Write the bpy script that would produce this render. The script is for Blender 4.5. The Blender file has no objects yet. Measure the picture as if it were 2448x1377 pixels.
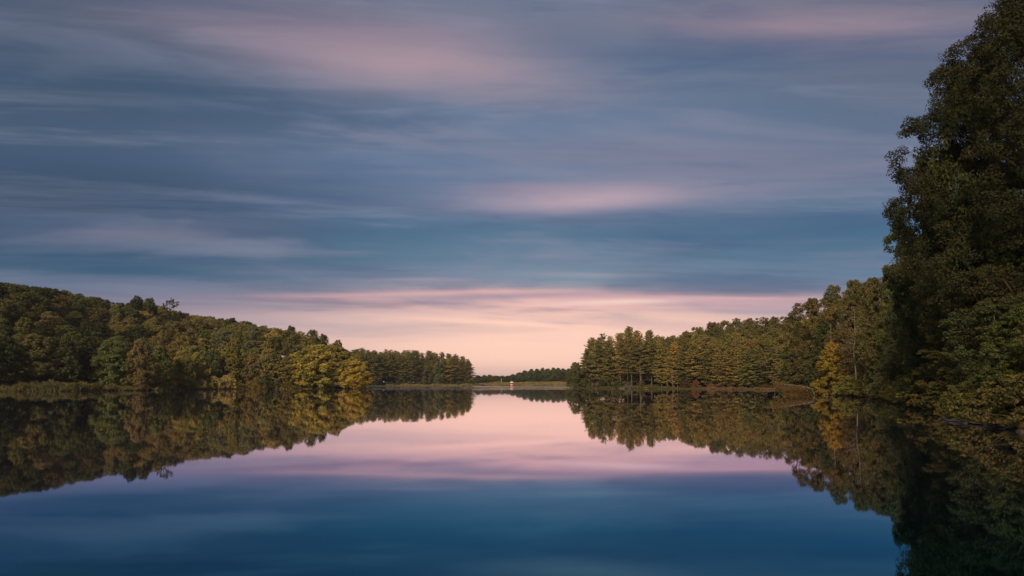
import bpy, math, random
import numpy as np
from mathutils import Vector, Matrix

random.seed(7)
rng = np.random.default_rng(7)
def reseed(n):
    global rng
    rng = np.random.default_rng(n)
SC = bpy.context.scene
COL = SC.collection

# ------------------------------------------------------------------ camera
F, HOR, CX, CAMH = 1632.0, 916.0, 1224.0, 2.2      # focal length in photo pixels, horizon row, centre column, eye height
PITCH = 4.0
cam_d = bpy.data.cameras.new("camera")
cam = bpy.data.objects.new("camera", cam_d)
COL.objects.link(cam)
cam_d.sensor_width = 36.0
cam_d.lens = 24.0
cam_d.shift_y = ((HOR - 688.5) - F * math.tan(math.radians(PITCH))) / 2448.0
cam_d.clip_end = 20000
cam_d.clip_start = 0.1
cam.location = (0, 0, CAMH)
cam.rotation_euler = (math.radians(90 + PITCH), 0, 0)
SC.camera = cam
SC.view_settings.view_transform = 'Standard'
SC.view_settings.look = 'None'
SC.view_settings.exposure = 0.0
SC.view_settings.gamma = 1.0
SC.view_settings.use_curve_mapping = False
SC.cycles.max_bounces = 6
SC.cycles.diffuse_bounces = 3
SC.cycles.glossy_bounces = 3
SC.cycles.transparent_max_bounces = 4

def s2l(c):
    return tuple(((v/255)/12.92 if v/255 <= 0.04045 else ((v/255+0.055)/1.055)**2.4) for v in c)

def slate(c): return (c[0]-6, c[1]+3, c[2]-3) if c[2] > c[0] else c
# ------------------------------------------------------------------ node helper
class NT:
    def __init__(s, tree):
        s.t = tree; s.n = tree.nodes; s.l = tree.links; s.n.clear()
    def node(s, typ, **kw):
        n = s.n.new(typ)
        for k, v in kw.items(): setattr(n, k, v)
        return n
    def put(s, sock, v):
        if isinstance(v, bpy.types.NodeSocket): s.l.new(v, sock)
        elif v is not None:
            try: sock.default_value = v
            except Exception: sock.default_value = (*v, 1.0) if len(v) == 3 else v
    def m(s, op, a, b=None, c=None, clamp=False):
        n = s.node('ShaderNodeMath', operation=op, use_clamp=clamp)
        s.put(n.inputs[0], a)
        if b is not None: s.put(n.inputs[1], b)
        if c is not None: s.put(n.inputs[2], c)
        return n.outputs[0]
    def mix(s, f, a, b, mode='MIX'):
        n = s.node('ShaderNodeMix', data_type='RGBA', blend_type=mode)
        s.put(n.inputs[0], f)
        s.put(n.inputs[6], (*a, 1.0) if isinstance(a, tuple) and len(a) == 3 else a)
        s.put(n.inputs[7], (*b, 1.0) if isinstance(b, tuple) and len(b) == 3 else b)
        return n.outputs[2]
    def sm(s, x, a, b, lo=0.0, hi=1.0):
        n = s.node('ShaderNodeMapRange', interpolation_type='SMOOTHSTEP')
        s.put(n.inputs[0], x)
        n.inputs[1].default_value = a; n.inputs[2].default_value = b
        n.inputs[3].default_value = lo; n.inputs[4].default_value = hi
        return n.outputs[0]
    def ramp(s, x, stops):
        n = s.node('ShaderNodeValToRGB')
        cr = n.color_ramp; cr.interpolation = 'EASE'
        while len(cr.elements) > 1: cr.elements.remove(cr.elements[-1])
        cr.elements[0].position = stops[0][0]; cr.elements[0].color = (*s2l(stops[0][1]), 1)
        for p, c in stops[1:]:
            e = cr.elements.new(p); e.color = (*s2l(slate(c)), 1)
        s.put(n.inputs[0], x)
        return n.outputs[0]
    def noise(s, vec, scale=1.0, detail=3.0, rough=0.5, dist=0.0):
        n = s.node('ShaderNodeTexNoise')
        s.put(n.inputs['Vector'], vec)
        n.inputs['Scale'].default_value = scale; n.inputs['Detail'].default_value = detail
        n.inputs['Roughness'].default_value = rough; n.inputs['Distortion'].default_value = dist
        return n.outputs[0]
    def comb(s, x, y, z):
        n = s.node('ShaderNodeCombineXYZ')
        s.put(n.inputs[0], x); s.put(n.inputs[1], y); s.put(n.inputs[2], z)
        return n.outputs[0]

# ------------------------------------------------------------------ world: dusk sky with wind-drawn cloud streaks
SUN_AZ, SUN_EL = math.radians(203), math.radians(31)      # azimuth clockwise from the view direction (+Y)
world = bpy.data.worlds.new("World"); SC.world = world
world.use_nodes = True
N = NT(world.node_tree)
tc = N.node('ShaderNodeTexCoord')
sp = N.node('ShaderNodeSeparateXYZ'); N.l.new(tc.outputs['Generated'], sp.inputs[0])
X, Y, Z = sp.outputs
Zp = N.m('MAXIMUM', Z, 0.0)
az = N.m('ARCTAN2', X, Y)
hyp = N.m('SQRT', N.m('ADD', N.m('MULTIPLY', X, X), N.m('MULTIPLY', Y, Y)))
# height above the horizon measured across parallel cloud streets that run along X
t = N.m('DIVIDE', Zp, N.m('MAXIMUM', N.m('SQRT', N.m('ADD', N.m('MULTIPLY', N.m('MULTIPLY', X, X), 0.15), N.m('MULTIPLY', Y, Y))), 0.05))
hx = N.m('DIVIDE', X, N.m('MAXIMUM', hyp, 0.02)); hy = N.m('DIVIDE', Y, N.m('MAXIMUM', hyp, 0.02))
tq = N.m('POWER', N.m('MAXIMUM', t, 0.0001), 0.72)
def street(k, m, off, det=4.0, rg=0.55, ds=0.2):
    return N.noise(N.comb(N.m('MULTIPLY_ADD', hx, k, off), N.m('MULTIPLY', hy, k), N.m('MULTIPLY_ADD', tq, m, N.m('MULTIPLY', hx, 0.5))), 1.0, det, rg, ds)
nA = street(2.4, 8.0, 3.1, 4.0, 0.55, 0.35)
nB = street(1.5, 34.0, 9.7, 5.0, 0.6, 0.2)
nC = street(1.8, 7.0, 21.3, 3.0, 0.5, 0.3)
nD = street(2.2, 22.0, 31.0, 5.0, 0.6, 0.3)
nE = street(2.0, 12.0, 43.0, 4.0, 0.55, 0.4)
amp = N.m('ADD', 0.012, N.m('MULTIPLY', N.m('MINIMUM', t, 0.7), 0.22))
tw = N.m('ADD', t, N.m('MULTIPLY', N.m('SUBTRACT', N.m('ADD', N.m('MULTIPLY', nA, 0.6), N.m('MULTIPLY', nB, 0.4)), 0.5), amp))
tn = N.m('DIVIDE', tw, 0.70)
def T(py, px=1224):                                        # elevation position of a cloud band
    u = (px - CX) / F
    return max(0.0, (HOR - py) / F / math.sqrt(1 + 0.15*u*u) / 0.70)
rc = N.ramp(tn, [(0, (232,188,182)), (T(850), (268,218,196)), (T(770), (266,217,196)), (T(722), (238,188,182)),
                 (T(704), (206,166,172)), (T(684), (166,152,168)), (T(664), (130,140,166)), (T(610), (104,124,154)), (T(550), (88,112,146)),
                 (T(490), (106,120,156)), (T(400), (112,122,158)), (T(290), (106,119,154)), (T(170), (112,120,152)), (T(40), (120,120,148)), (1, (100,106,138))])
L = 250
rl = N.ramp(tn, [(0, (196,160,172)), (T(760,L), (150,134,160)), (T(690,L), (96,104,140)), (T(650,L), (58,88,124)),
                 (T(590,L), (54,82,118)), (T(540,L), (74,88,120)), (T(460,L), (62,76,108)), (T(340,L), (74,86,118)),
                 (T(200,L), (74,84,114)), (T(60,L), (84,90,120)), (1, (76,84,112))])
R_ = 2000
rr = N.ramp(tn, [(0, (208,168,172)), (T(800,R_), (204,166,172)), (T(735,R_), (164,146,162)), (T(700,R_), (116,124,152)), (T(640,R_), (92,112,148)),
                 (T(560,R_), (74,102,138)), (T(480,R_), (86,106,140)), (T(390,R_), (108,112,144)), (T(220,R_), (102,108,138)),
                 (T(60,R_), (112,108,134)), (1, (92,96,124))])
side = N.sm(N.m('SINE', az), -0.5, 0.6)
wc = N.m('POWER', 2.71828, N.m('MULTIPLY', -1.0, N.m('POWER', N.m('ABSOLUTE', N.m('DIVIDE', N.m('SUBTRACT', az, 0.04), 0.37)), 2.0)))
col = N.mix(wc, N.mix(side, rl, rr), rc)
# mauve light streaks and blue dark streaks at all elevations
hi = N.sm(t, 0.02, 0.16)
light = N.m('MULTIPLY', N.sm(nA, 0.52, 0.72), N.m('MULTIPLY', hi, 0.22))
col = N.mix(light, col, s2l((132,132,152)))
dark = N.m('MULTIPLY', N.sm(nC, 0.50, 0.70), N.m('MULTIPLY', hi, 0.34))
col = N.mix(dark, col, s2l((66,84,118)))
fine = N.m('MULTIPLY', N.sm(nB, 0.50, 0.72), N.m('MULTIPLY', N.sm(t, 0.0, 0.10), 0.34))
col = N.mix(fine, col, s2l((138,138,162)))
f2 = N.m('MULTIPLY', N.m('MINIMUM', N.sm(t, 0.03, 0.14), 1.0), 0.62)
col = N.mix(N.m('MULTIPLY', N.sm(nE, 0.52, 0.68), f2), col, s2l((132,136,158)))
col = N.mix(N.m('MULTIPLY', N.sm(nE, 0.48, 0.32), N.m('MULTIPLY', f2, 0.9)), col, s2l((70,94,130)))
f3 = N.m('MULTIPLY', N.sm(t, 0.01, 0.10), 0.40)
col = N.mix(N.m('MULTIPLY', N.sm(nD, 0.50, 0.70), f3), col, s2l((140,146,168)))
col = N.mix(N.m('MULTIPLY', N.sm(nD, 0.48, 0.30), f3), col, s2l((66,90,126)))
# the large cloud banks, each where it hangs in the sky
def bank(px, py, sx, sy, c, k, tilt=0.0):
    global col
    u = (px - CX) / F
    a0 = math.atan(u); t0 = (HOR - py) / F / math.sqrt(1 + 0.15*u*u)
    sa_, st_ = sx / F / (1 + u*u), sy / F / math.sqrt(1 + 0.15*u*u)
    da = N.m('SUBTRACT', az, a0)
    dt = N.m('SUBTRACT', N.m('ADD', t, N.m('MULTIPLY', N.m('SUBTRACT', nA, 0.5), st_ * 1.3)), t0)
    dt = N.m('ADD', dt, N.m('MULTIPLY', da, math.tan(math.radians(tilt))))
    q = N.m('ADD', N.m('POWER', N.m('ABSOLUTE', N.m('DIVIDE', da, sa_)), 2.0), N.m('POWER', N.m('ABSOLUTE', N.m('DIVIDE', dt, st_)), 2.0))
    f = N.m('MULTIPLY', N.m('POWER', 2.71828, N.m('MULTIPLY', q, -1.0)), k)
    f = N.m('MULTIPLY', f, N.sm(nD, 0.25, 0.60, 0.50, 1.0))
    col = N.mix(f, col, s2l(slate(c)))
bank(330, 180, 420, 75, (68,84,116), 0.75, 3)
bank(120, 430, 420, 70, (60,74,104), 0.6)
bank(80, 610, 420, 50, (46,78,114), 0.75)
bank(900, 380, 420, 45, (96,112,150), 0.5, 1)
bank(1240, 310, 240, 36, (126,130,162), 0.55)
bank(1520, 352, 360, 32, (136,127,153), 0.55, 2)
bank(60, 60, 300, 200, (68,80,108), 0.6)
bank(1380, 90, 230, 60, (96,106,138), 0.7, 3)
bank(820, 50, 460, 66, (150,132,148), 0.7, 4)
bank(1010, 140, 330, 60, (176,150,160), 0.9, 7)
bank(1180, 190, 260, 34, (146,134,156), 0.6, 3)
bank(1950, 22, 380, 55, (160,138,150), 0.8, 1)
bank(2250, 150, 300, 70, (100,100,126), 0.5)
bank(1820, 390, 360, 40, (122,118,148), 0.6, 3)
bank(1400, 466, 270, 34, (188,164,176), 0.95, -2)
bank(1320, 440, 200, 16, (160,142,160), 0.45)
bank(330, 552, 300, 24, (122,112,138), 0.7, -3)
bank(1800, 540, 460, 36, (74,104,140), 0.6)
bank(820, 650, 260, 12, (120,120,150), 0.6, 2)
bank(1290, 840, 400, 62, (270,219,196), 0.8)
bank(1500, 720, 200, 8, (255,214,200), 0.9, -2)
bank(1150, 697, 230, 6, (246,192,180), 0.7, -1)
bank(1010, 668, 160, 6, (176,158,172), 0.6, 0)
bank(1420, 655, 150, 7, (170,160,176), 0.5, 1)
bank(1750, 712, 260, 5, (226,176,178), 0.8, 1)
bank(1250, 706, 180, 6, (170,150,166), 0.7, -2)
bank(930, 704, 260, 7, (222,178,178), 0.7, -1)
bank(700, 732, 320, 9, (156,146,166), 0.5, 2)
bank(1780, 724, 300, 9, (204,166,176), 0.6, 4)
bank(1430, 768, 360, 9, (228,184,180), 0.5, 2)
sky = N.node('ShaderNodeTexSky', sky_type='NISHITA')
sky.sun_disc = False
sky.sun_elevation = SUN_EL
sky.sun_rotation = SUN_AZ
b1 = N.node('ShaderNodeBackground'); N.l.new(sky.outputs[0], b1.inputs[0]); b1.inputs[1].default_value = 0.05
b2 = N.node('ShaderNodeBackground'); N.l.new(col, b2.inputs[0]); b2.inputs[1].default_value = 1.0
mx = N.node('ShaderNodeMixShader'); mx.inputs[0].default_value = 0.97
N.l.new(b1.outputs[0], mx.inputs[1]); N.l.new(b2.outputs[0], mx.inputs[2])
wo = N.node('ShaderNodeOutputWorld'); N.l.new(mx.outputs[0], wo.inputs[0])
world.cycles.sampling_method = 'AUTOMATIC'

# ------------------------------------------------------------------ sun: low, soft, warm light from the right, behind the camera
sd = bpy.data.lights.new("sun", 'SUN'); sd.energy = 5.0; sd.angle = math.radians(18); sd.color = (1.0, 0.78, 0.50)
sun = bpy.data.objects.new("sun", sd); COL.objects.link(sun)
to_sun = Vector((math.sin(SUN_AZ)*math.cos(SUN_EL), math.cos(SUN_AZ)*math.cos(SUN_EL), math.sin(SUN_EL)))
sun.rotation_euler = (-to_sun).to_track_quat('-Z', 'Y').to_euler()
sun.location = to_sun * 500

# ------------------------------------------------------------------ materials
def new_mat(name):
    m = bpy.data.materials.new(name); m.use_nodes = True
    return m, NT(m.node_tree)

def leaf_mat(name, trans=0.28, warm=(1.28, 1.08, 0.85), cool=(0.72, 0.92, 0.95)):
    m, n = new_mat(name)
    oi = n.node('ShaderNodeObjectInfo')
    at = n.node('ShaderNodeAttribute', attribute_name='tint')
    k = n.mix(at.outputs['Fac'], cool, warm)
    c = n.mix(1.0, oi.outputs['Color'], k, 'MULTIPLY')
    geo = n.node('ShaderNodeNewGeometry')
    big = n.noise(geo.outputs['Position'], 0.16, 3.0, 0.6)
    c = n.mix(1.0, c, n.mix(n.sm(big, 0.3, 0.7), (0.80, 0.85, 0.86), (1.22, 1.13, 1.0)), 'MULTIPLY')
    d = n.node('ShaderNodeBsdfDiffuse'); n.l.new(c, d.inputs[0])
    tr = n.node('ShaderNodeBsdfTranslucent'); n.l.new(n.mix(1.0, c, (1.1, 1.1, 0.75), 'MULTIPLY'), tr.inputs[0])
    mx = n.node('ShaderNodeMixShader'); mx.inputs[0].default_value = trans
    n.l.new(d.outputs[0], mx.inputs[1]); n.l.new(tr.outputs[0], mx.inputs[2])
    o = n.node('ShaderNodeOutputMaterial'); n.l.new(mx.outputs[0], o.inputs[0])
    return m

def plain_mat(name, c1, c2=None, scale=2.0, rough=0.85, stretch=(1,1,1), use_obj=False, bump=0.0):
    m, n = new_mat(name)
    tcn = n.node('ShaderNodeTexCoord')
    mp = n.node('ShaderNodeMapping'); mp.inputs['Scale'].default_value = stretch
    n.l.new(tcn.outputs['Object'], mp.inputs[0])
    ns = n.noise(mp.outputs[0], scale, 5.0, 0.6)
    c = n.mix(n.sm(ns, 0.3, 0.7), c1, c2 or tuple(v*0.6 for v in c1))
    b = n.node('ShaderNodeBsdfPrincipled'); n.l.new(c, b.inputs['Base Color'])
    b.inputs['Roughness'].default_value = rough
    b.inputs['Specular IOR Level'].default_value = 0.2
    if bump:
        bn = n.node('ShaderNodeBump'); bn.inputs['Strength'].default_value = bump
        n.l.new(ns, bn.inputs['Height']); n.l.new(bn.outputs[0], b.inputs['Normal'])
    o = n.node('ShaderNodeOutputMaterial'); n.l.new(b.outputs[0], o.inputs[0])
    return m

M_LEAF = leaf_mat('leaf')
M_NEEDLE = leaf_mat('needles', 0.30, (1.3, 1.02, 0.8), (0.8, 0.95, 0.95))
M_BARK = plain_mat('bark', (0.10, 0.078, 0.06), (0.045, 0.035, 0.028), 3.0, 0.9, (1,1,0.2), bump=0.4)
M_PBARK = plain_mat('pine_bark', (0.11, 0.085, 0.066), (0.06, 0.047, 0.038), 3.0, 0.9, (1,1,0.2))
M_BIRCH = plain_mat('birch_bark', (0.42, 0.37, 0.31), (0.12, 0.10, 0.09), 4.0, 0.7, (1,1,2.0))
M_DEAD = plain_mat('dead_wood', (0.19, 0.165, 0.14), (0.11, 0.095, 0.08), 3.0, 0.8, (1,1,0.3))
M_PALEWOOD = plain_mat('bleached_wood', (0.24, 0.21, 0.175), (0.13, 0.11, 0.09), 3.0, 0.7)
M_GRASS = leaf_mat('grass_blades', 0.2)

# terrain: forest litter, grassy near the water, dark mud at the edge
M_GROUND, n = new_mat('lake_shore_ground')
geo = n.node('ShaderNodeNewGeometry')
sep = n.node('ShaderNodeSeparateXYZ'); n.l.new(geo.outputs['Position'], sep.inputs[0])
g1 = n.noise(geo.outputs['Position'], 0.35, 6.0, 0.62)
g2 = n.noise(geo.outputs['Position'], 3.0, 4.0, 0.6)
litter = n.mix(n.sm(g1, 0.35, 0.65), (0.030, 0.026, 0.014), (0.055, 0.046, 0.02))
grass = n.mix(n.sm(g2, 0.3, 0.7), (0.055, 0.05, 0.02), (0.10, 0.075, 0.03))
c = n.mix(n.sm(n.m('ADD', sep.outputs[2], n.m('MULTIPLY', g1, 0.6)), 1.2, 3.4), grass, litter)
c = n.mix(n.sm(n.m('ADD', sep.outputs[2], n.m('MULTIPLY', g2, 0.12)), 0.06, 0.24), (0.028, 0.022, 0.02), c)
b = n.node('ShaderNodeBsdfPrincipled'); n.l.new(c, b.inputs['Base Color']); b.inputs['Roughness'].default_value = 0.95
b.inputs['Specular IOR Level'].default_value = 0.1
bn = n.node('ShaderNodeBump'); bn.inputs['Strength'].default_value = 0.6; bn.inputs['Distance'].default_value = 0.15
n.l.new(g2, bn.inputs['Height']); n.l.new(bn.outputs[0], b.inputs['Normal'])
o = n.node('ShaderNodeOutputMaterial'); n.l.new(b.outputs[0], o.inputs[0])

# water: calm, mirror-like, blue put into the reflection tint; long patches ruffled by a breath of wind far out
M_WATER, n = new_mat('lake_water')
geo = n.node('ShaderNodeNewGeometry')
sep = n.node('ShaderNodeSeparateXYZ'); n.l.new(geo.outputs['Position'], sep.inputs[0])
wx, wy = sep.outputs[0], sep.outputs[1]
pat = n.noise(n.comb(n.m('MULTIPLY', wx, 0.006), n.m('MULTIPLY', wy, 0.045), 1.0), 1.0, 4.0, 0.6)
ruf = n.m('MULTIPLY', n.sm(pat, 0.47, 0.62), n.sm(wy, 150, 300))
rough = n.m('ADD', 0.022, n.m('MULTIPLY', ruf, 0.15))
fr = n.node('ShaderNodeFresnel'); fr.inputs['IOR'].default_value = 1.333
swell = n.noise(n.comb(n.m('MULTIPLY', wx, 0.05), n.m('MULTIPLY', wy, 0.12), 0.0), 1.0, 2.0, 0.5)
bn = n.node('ShaderNodeBump'); bn.inputs['Strength'].default_value = 0.02; bn.inputs['Distance'].default_value = 0.25
n.l.new(swell, bn.inputs['Height'])
# reflectance falls from grazing to steep view; a bluer tint is put into the reflection colour at steeper angles
lw = n.node('ShaderNodeNewGeometry')
vd = n.node('ShaderNodeVectorMath', operation='DOT_PRODUCT')
n.l.new(lw.outputs['Normal'], vd.inputs[0]); n.l.new(lw.outputs['Incoming'], vd.inputs[1])
rp = n.node('ShaderNodeValToRGB'); cr = rp.color_ramp
REFL = [(0.0, (0.92, 0.90, 0.93)), (0.05, (0.95, 0.88, 0.93)), (0.085, (0.86, 0.77, 0.86)), (0.115, (0.66, 0.62, 0.77)), (0.135, (0.48, 0.53, 0.69)), (0.16, (0.29, 0.46, 0.60)), (0.20, (0.14, 0.37, 0.49)),
        (0.272, (0.06, 0.21, 0.29)), (0.5, (0.03, 0.10, 0.13)), (1.0, (0.015, 0.03, 0.035))]
while len(cr.elements) > 1: cr.elements.remove(cr.elements[-1])
cr.elements[0].position = 0; cr.elements[0].color = (*REFL[0][1], 1)
for p_, c_ in REFL[1:]:
    e = cr.elements.new(p_); e.color = (*c_, 1)
n.l.new(n.m('ABSOLUTE', vd.outputs['Value']), rp.inputs[0])
gl = n.node('ShaderNodeBsdfGlossy')
n.l.new(rp.outputs[0], gl.inputs['Color'])
n.l.new(rough, gl.inputs['Roughness']); n.l.new(bn.outputs[0], gl.inputs['Normal'])
df = n.node('ShaderNodeBsdfDiffuse'); df.inputs[0].default_value = (0.0005, 0.0016, 0.0026, 1)
mx = n.node('ShaderNodeAddShader')
n.l.new(df.outputs[0], mx.inputs[0]); n.l.new(gl.outputs[0], mx.inputs[1])
o = n.node('ShaderNodeOutputMaterial'); n.l.new(mx.outputs[0], o.inputs[0])

# ------------------------------------------------------------------ object helpers
def mesh_obj(name, me, parent=None, kind=None, color=None):
    ob = bpy.data.objects.new(name, me); COL.objects.link(ob)
    if parent: ob.parent = parent
    if kind: ob['kind'] = kind
    if color: ob.color = (*color, 1)
    return ob

def make_mesh(name, v, f, mats, tint=None, midx=None, smooth=False):
    v = np.asarray(v, np.float32); f = np.asarray(f, np.int32)
    me = bpy.data.meshes.new(name)
    me.vertices.add(len(v)); me.vertices.foreach_set('co', v.ravel())
    k = f.shape[1]
    me.loops.add(f.size); me.loops.foreach_set('vertex_index', f.ravel())
    me.polygons.add(len(f)); me.polygons.foreach_set('loop_start', np.arange(0, f.size, k, dtype=np.int32))
    me.polygons.foreach_set('loop_total', np.full(len(f), k, np.int32))
    if midx is not None: me.polygons.foreach_set('material_index', np.asarray(midx, np.int32))
    if smooth: me.polygons.foreach_set('use_smooth', np.ones(len(f), bool))
    for m in mats: me.materials.append(m)
    me.update(calc_edges=True)
    if tint is not None:
        a = me.attributes.new('tint', 'FLOAT', 'FACE'); a.data.foreach_set('value', np.asarray(tint, np.float32))
    return me

def thing(name, label, cat, loc, rz=0.0, group=None, scale=(1,1,1)):
    o = bpy.data.objects.new(name, None); COL.objects.link(o)
    o.empty_display_size = 0.5
    o.location = loc; o.rotation_euler = (0, 0, rz); o.scale = scale
    o['label'] = label; o['category'] = cat
    if group: o['group'] = group
    return o

def at(px, depth, z=0.0):
    return Vector(((px - CX) / F * depth, depth, z))
def zat(py, depth):
    return CAMH + (HOR - py) / F * depth

# ------------------------------------------------------------------ terrain and water
def shore_pt(px, py=None, d=None):
    if d is None: d = CAMH * F / (py - HOR)
    return ((px - CX) / F * d, d)
poly = [shore_pt(*a) if len(a) == 2 else shore_pt(a[0], d=a[2]) for a in [
    (-700, None, 165), (-300, None, 172), (-100, None, 178), (0, 936), (150, 935.5), (300, 934), (380, 933), (450, 931.5), (560, 930.5), (700, 930), (800, 929.5), (860, 929.8), (874, 929.0),
    (873, None, 300), (868, None, 360), (860, None, 430), (850, None, 500),
    (880, 923.1), (960, 922.8), (1060, 922.7), (1130, 922.6), (1150, 922.4), (1163, None, 620), (1150, None, 655),
    (1200, None, 660), (1260, None, 664), (1330, None, 656), (1362, None, 640), (1372, None, 480), (1366, None, 330), (1368, 928.0),
    (1440, 928.6), (1560, 929.2), (1680, 930.2), (1780, 931.0), (1850, 932.0), (1900, None, 222), (1960, None, 190), (2000, None, 150),
    (1992, 944.0), (2063, 949.5), (2120, 957), (2167, 967), (2215, 975), (2246, 983), (2262, 994), (2262, 1004), (2300, 1011), (2380, 1019), (2448, 1034), (2700, 1080)]]
poly += [(17, 5), (12, -3), (-10, -4), (-50, -2), (-95, 15), (-130, 60)]
P = np.array(poly)
def sdf(x, y):
    x = np.asarray(x, float); y = np.asarray(y, float)
    sh = x.shape; q = np.stack([x.ravel(), y.ravel()], 1)
    best = np.full(len(q), 1e18); inside = np.zeros(len(q), bool)
    for i in range(len(P)):
        a, b = P[i], P[(i+1) % len(P)]
        e = b - a
        tt = np.clip(((q - a) @ e) / (e @ e), 0, 1)
        dd = ((q - a - tt[:, None]*e)**2).sum(1); best = np.minimum(best, dd)
        c = (a[1] > q[:,1]) != (b[1] > q[:,1])
        xi = a[0] + (q[:,1]-a[1]) / (b[1]-a[1] + 1e-12) * e[0]
        inside ^= c & (q[:,0] < xi)
    r = np.sqrt(best); r[inside] *= -1
    return r.reshape(sh)
G_px = [-600,   0,   80,  160,  230,  300,  400,  440,  500,  600,  700,  760,  820,  870,  900, 1150, 1200, 1260, 1300, 1360, 1400, 1480, 1560, 1650, 1800, 1950, 2050, 2200, 2500, 3000]
G_h  = [  36,  35, 32.5,   30,   27, 24.7, 23.5, 23.5, 23.5, 21.5, 18.0,  15.5,  10.0,  3.0,  1.2,  1.2,  3.0,   6,   9,   10,   12,    14,   18,   22,   25,   18,   14,   9,    6,    6]
G_L  = [ 100, 100,  100,  100,  100,  100,  100,  100,   95,   75,   48,   40,   34,   28,   60,   60,  160,  160,  160,  160,  130,  130,  130,  130,  130,  110,   70,   60,   60,   60]
def terrain_z(x, y):
    x = np.asarray(x, float); y = np.asarray(y, float)
    d = sdf(x, y)
    px = CX + F * x / np.maximum(y, 20)
    g = np.interp(px, G_px, G_h); Ln = np.interp(px, G_px, G_L)
    s = np.clip((d - 4) / Ln, 0, 1); s = s*s*(3 - 2*s)
    z = np.where(d > 0, np.minimum(d*0.22, 0.45 + 0.02*np.minimum(d, 40)), np.maximum(d*0.2, -2.5))
    z = z + np.where(d > 0, g*s, 0)
    dam = np.clip(d/9, 0, 1); dam = dam*dam*(3-2*dam)
    fx = np.clip((x + 40)/25, 0, 1) * np.clip((70 - x)/10, 0, 1)
    z = z + np.where((y > 600) & (d > 0), 2.2*dam*fx, 0)
    z = z + np.where(d > 3, 0.35*np.sin(x*0.11+1.3)*np.sin(y*0.09)*np.clip((d-3)/20, 0, 1), 0)
    return z
def gz(x, y): return float(terrain_z(np.array([x]), np.array([y]))[0])

def axis(lo, hi, fine_lo, fine_hi, step, growth):
    a = list(np.arange(fine_lo, fine_hi + 1e-6, step))
    s = step
    while a[-1] < hi: s *= growth; a.append(a[-1] + s)
    s = step; b = []
    c = fine_lo
    while c > lo: s *= growth; c -= s; b.append(c)
    return np.array(b[::-1] + a)
ax_ = axis(-4000, 4000, -12, 130, 1.6, 1.035)
ay_ = axis(-600, 6000, -10, 280, 1.6, 1.02)
gx, gy = np.meshgrid(ax_, ay_, indexing='ij')
gzv = terrain_z(gx, gy)
v = np.stack([gx, gy, gzv], -1).reshape(-1, 3)
nx, ny = len(ax_), len(ay_)
idx = np.arange(nx*ny).reshape(nx, ny)
f = np.stack([idx[:-1,:-1], idx[1:,:-1], idx[1:,1:], idx[:-1,1:]], -1).reshape(-1, 4)
me = make_mesh('ground', v, f, [M_GROUND], smooth=True)
mesh_obj('ground', me, kind='structure')
me = make_mesh('lake_water', [(-900,-40,0), (900,-40,0), (900,1100,0), (-900,1100,0)], [(0,1,2,3)], [M_WATER])
mesh_obj('lake_water', me, kind='structure')

# ------------------------------------------------------------------ foliage and wood builders
def unit(a): return a / np.maximum(np.linalg.norm(a, axis=-1, keepdims=True), 1e-9)
def leaf_cards(c, nrm, size, aspect=0.62, hang=0.0, axis=None):
    """kite-shaped leaves (or leaf sprays) at points c with normals nrm"""
    k = len(c)
    r = unit(rng.normal(size=(k, 3)))
    if axis is not None: r = unit(axis + 0.35*r)
    u = unit(r - (r*nrm).sum(1, keepdims=True)*nrm)
    u[:, 2] -= hang; u = unit(u)
    w = np.cross(nrm, u)
    s = (size * rng.uniform(0.5, 1.45, k))[:, None]
    bend = nrm * s * rng.uniform(-0.25, 0.25, (k, 1))
    v = np.stack([c - u*s*0.5, c + w*s*0.5*aspect - u*s*0.05 + bend, c + u*s*0.5, c - w*s*0.5*aspect - u*s*0.05 + bend], 1).reshape(-1, 3)
    f = np.arange(4*k).reshape(k, 4)
    return v, f
def tubes(paths, sides=5):
    """paths: list of (points Nx3, radii N) -> verts, quads"""
    V, Fc, base = [], [], 0
    for pts, rad in paths:
        pts = np.asarray(pts, float); rad = np.asarray(rad, float); k = len(pts)
        tg = unit(np.gradient(pts, axis=0))
        ref = np.array([1.0, 0, 0]) if abs(tg[0][2]) > 0.7 else np.array([0, 0, 1.0])
        a = unit(np.cross(tg, ref)); b = np.cross(tg, a)
        th = np.linspace(0, 2*math.pi, sides, endpoint=False)
        ring = pts[:, None] + rad[:, None, None]*(np.cos(th)[None, :, None]*a[:, None] + np.sin(th)[None, :, None]*b[:, None])
        V.append(ring.reshape(-1, 3))
        i = np.arange(k*sides).reshape(k, sides) + base
        Fc.append(np.stack([i[:-1], np.roll(i[:-1], -1, 1), np.roll(i[1:], -1, 1), i[1:]], -1).reshape(-1, 4))
        base += k*sides
    return np.concatenate(V), np.concatenate(Fc)
def bent(a, b, k=6, wob=0.06, sag=0.0):
    a = np.asarray(a, float); b = np.asarray(b, float)
    t_ = np.linspace(0, 1, k)[:, None]
    L_ = np.linalg.norm(b - a)
    p = a + (b - a)*t_ + rng.normal(size=(k, 3))*wob*L_*np.sin(t_*math.pi)*0.5
    p[:, 2] += sag*L_*np.sin(t_[:, 0]*math.pi)
    return p

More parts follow.
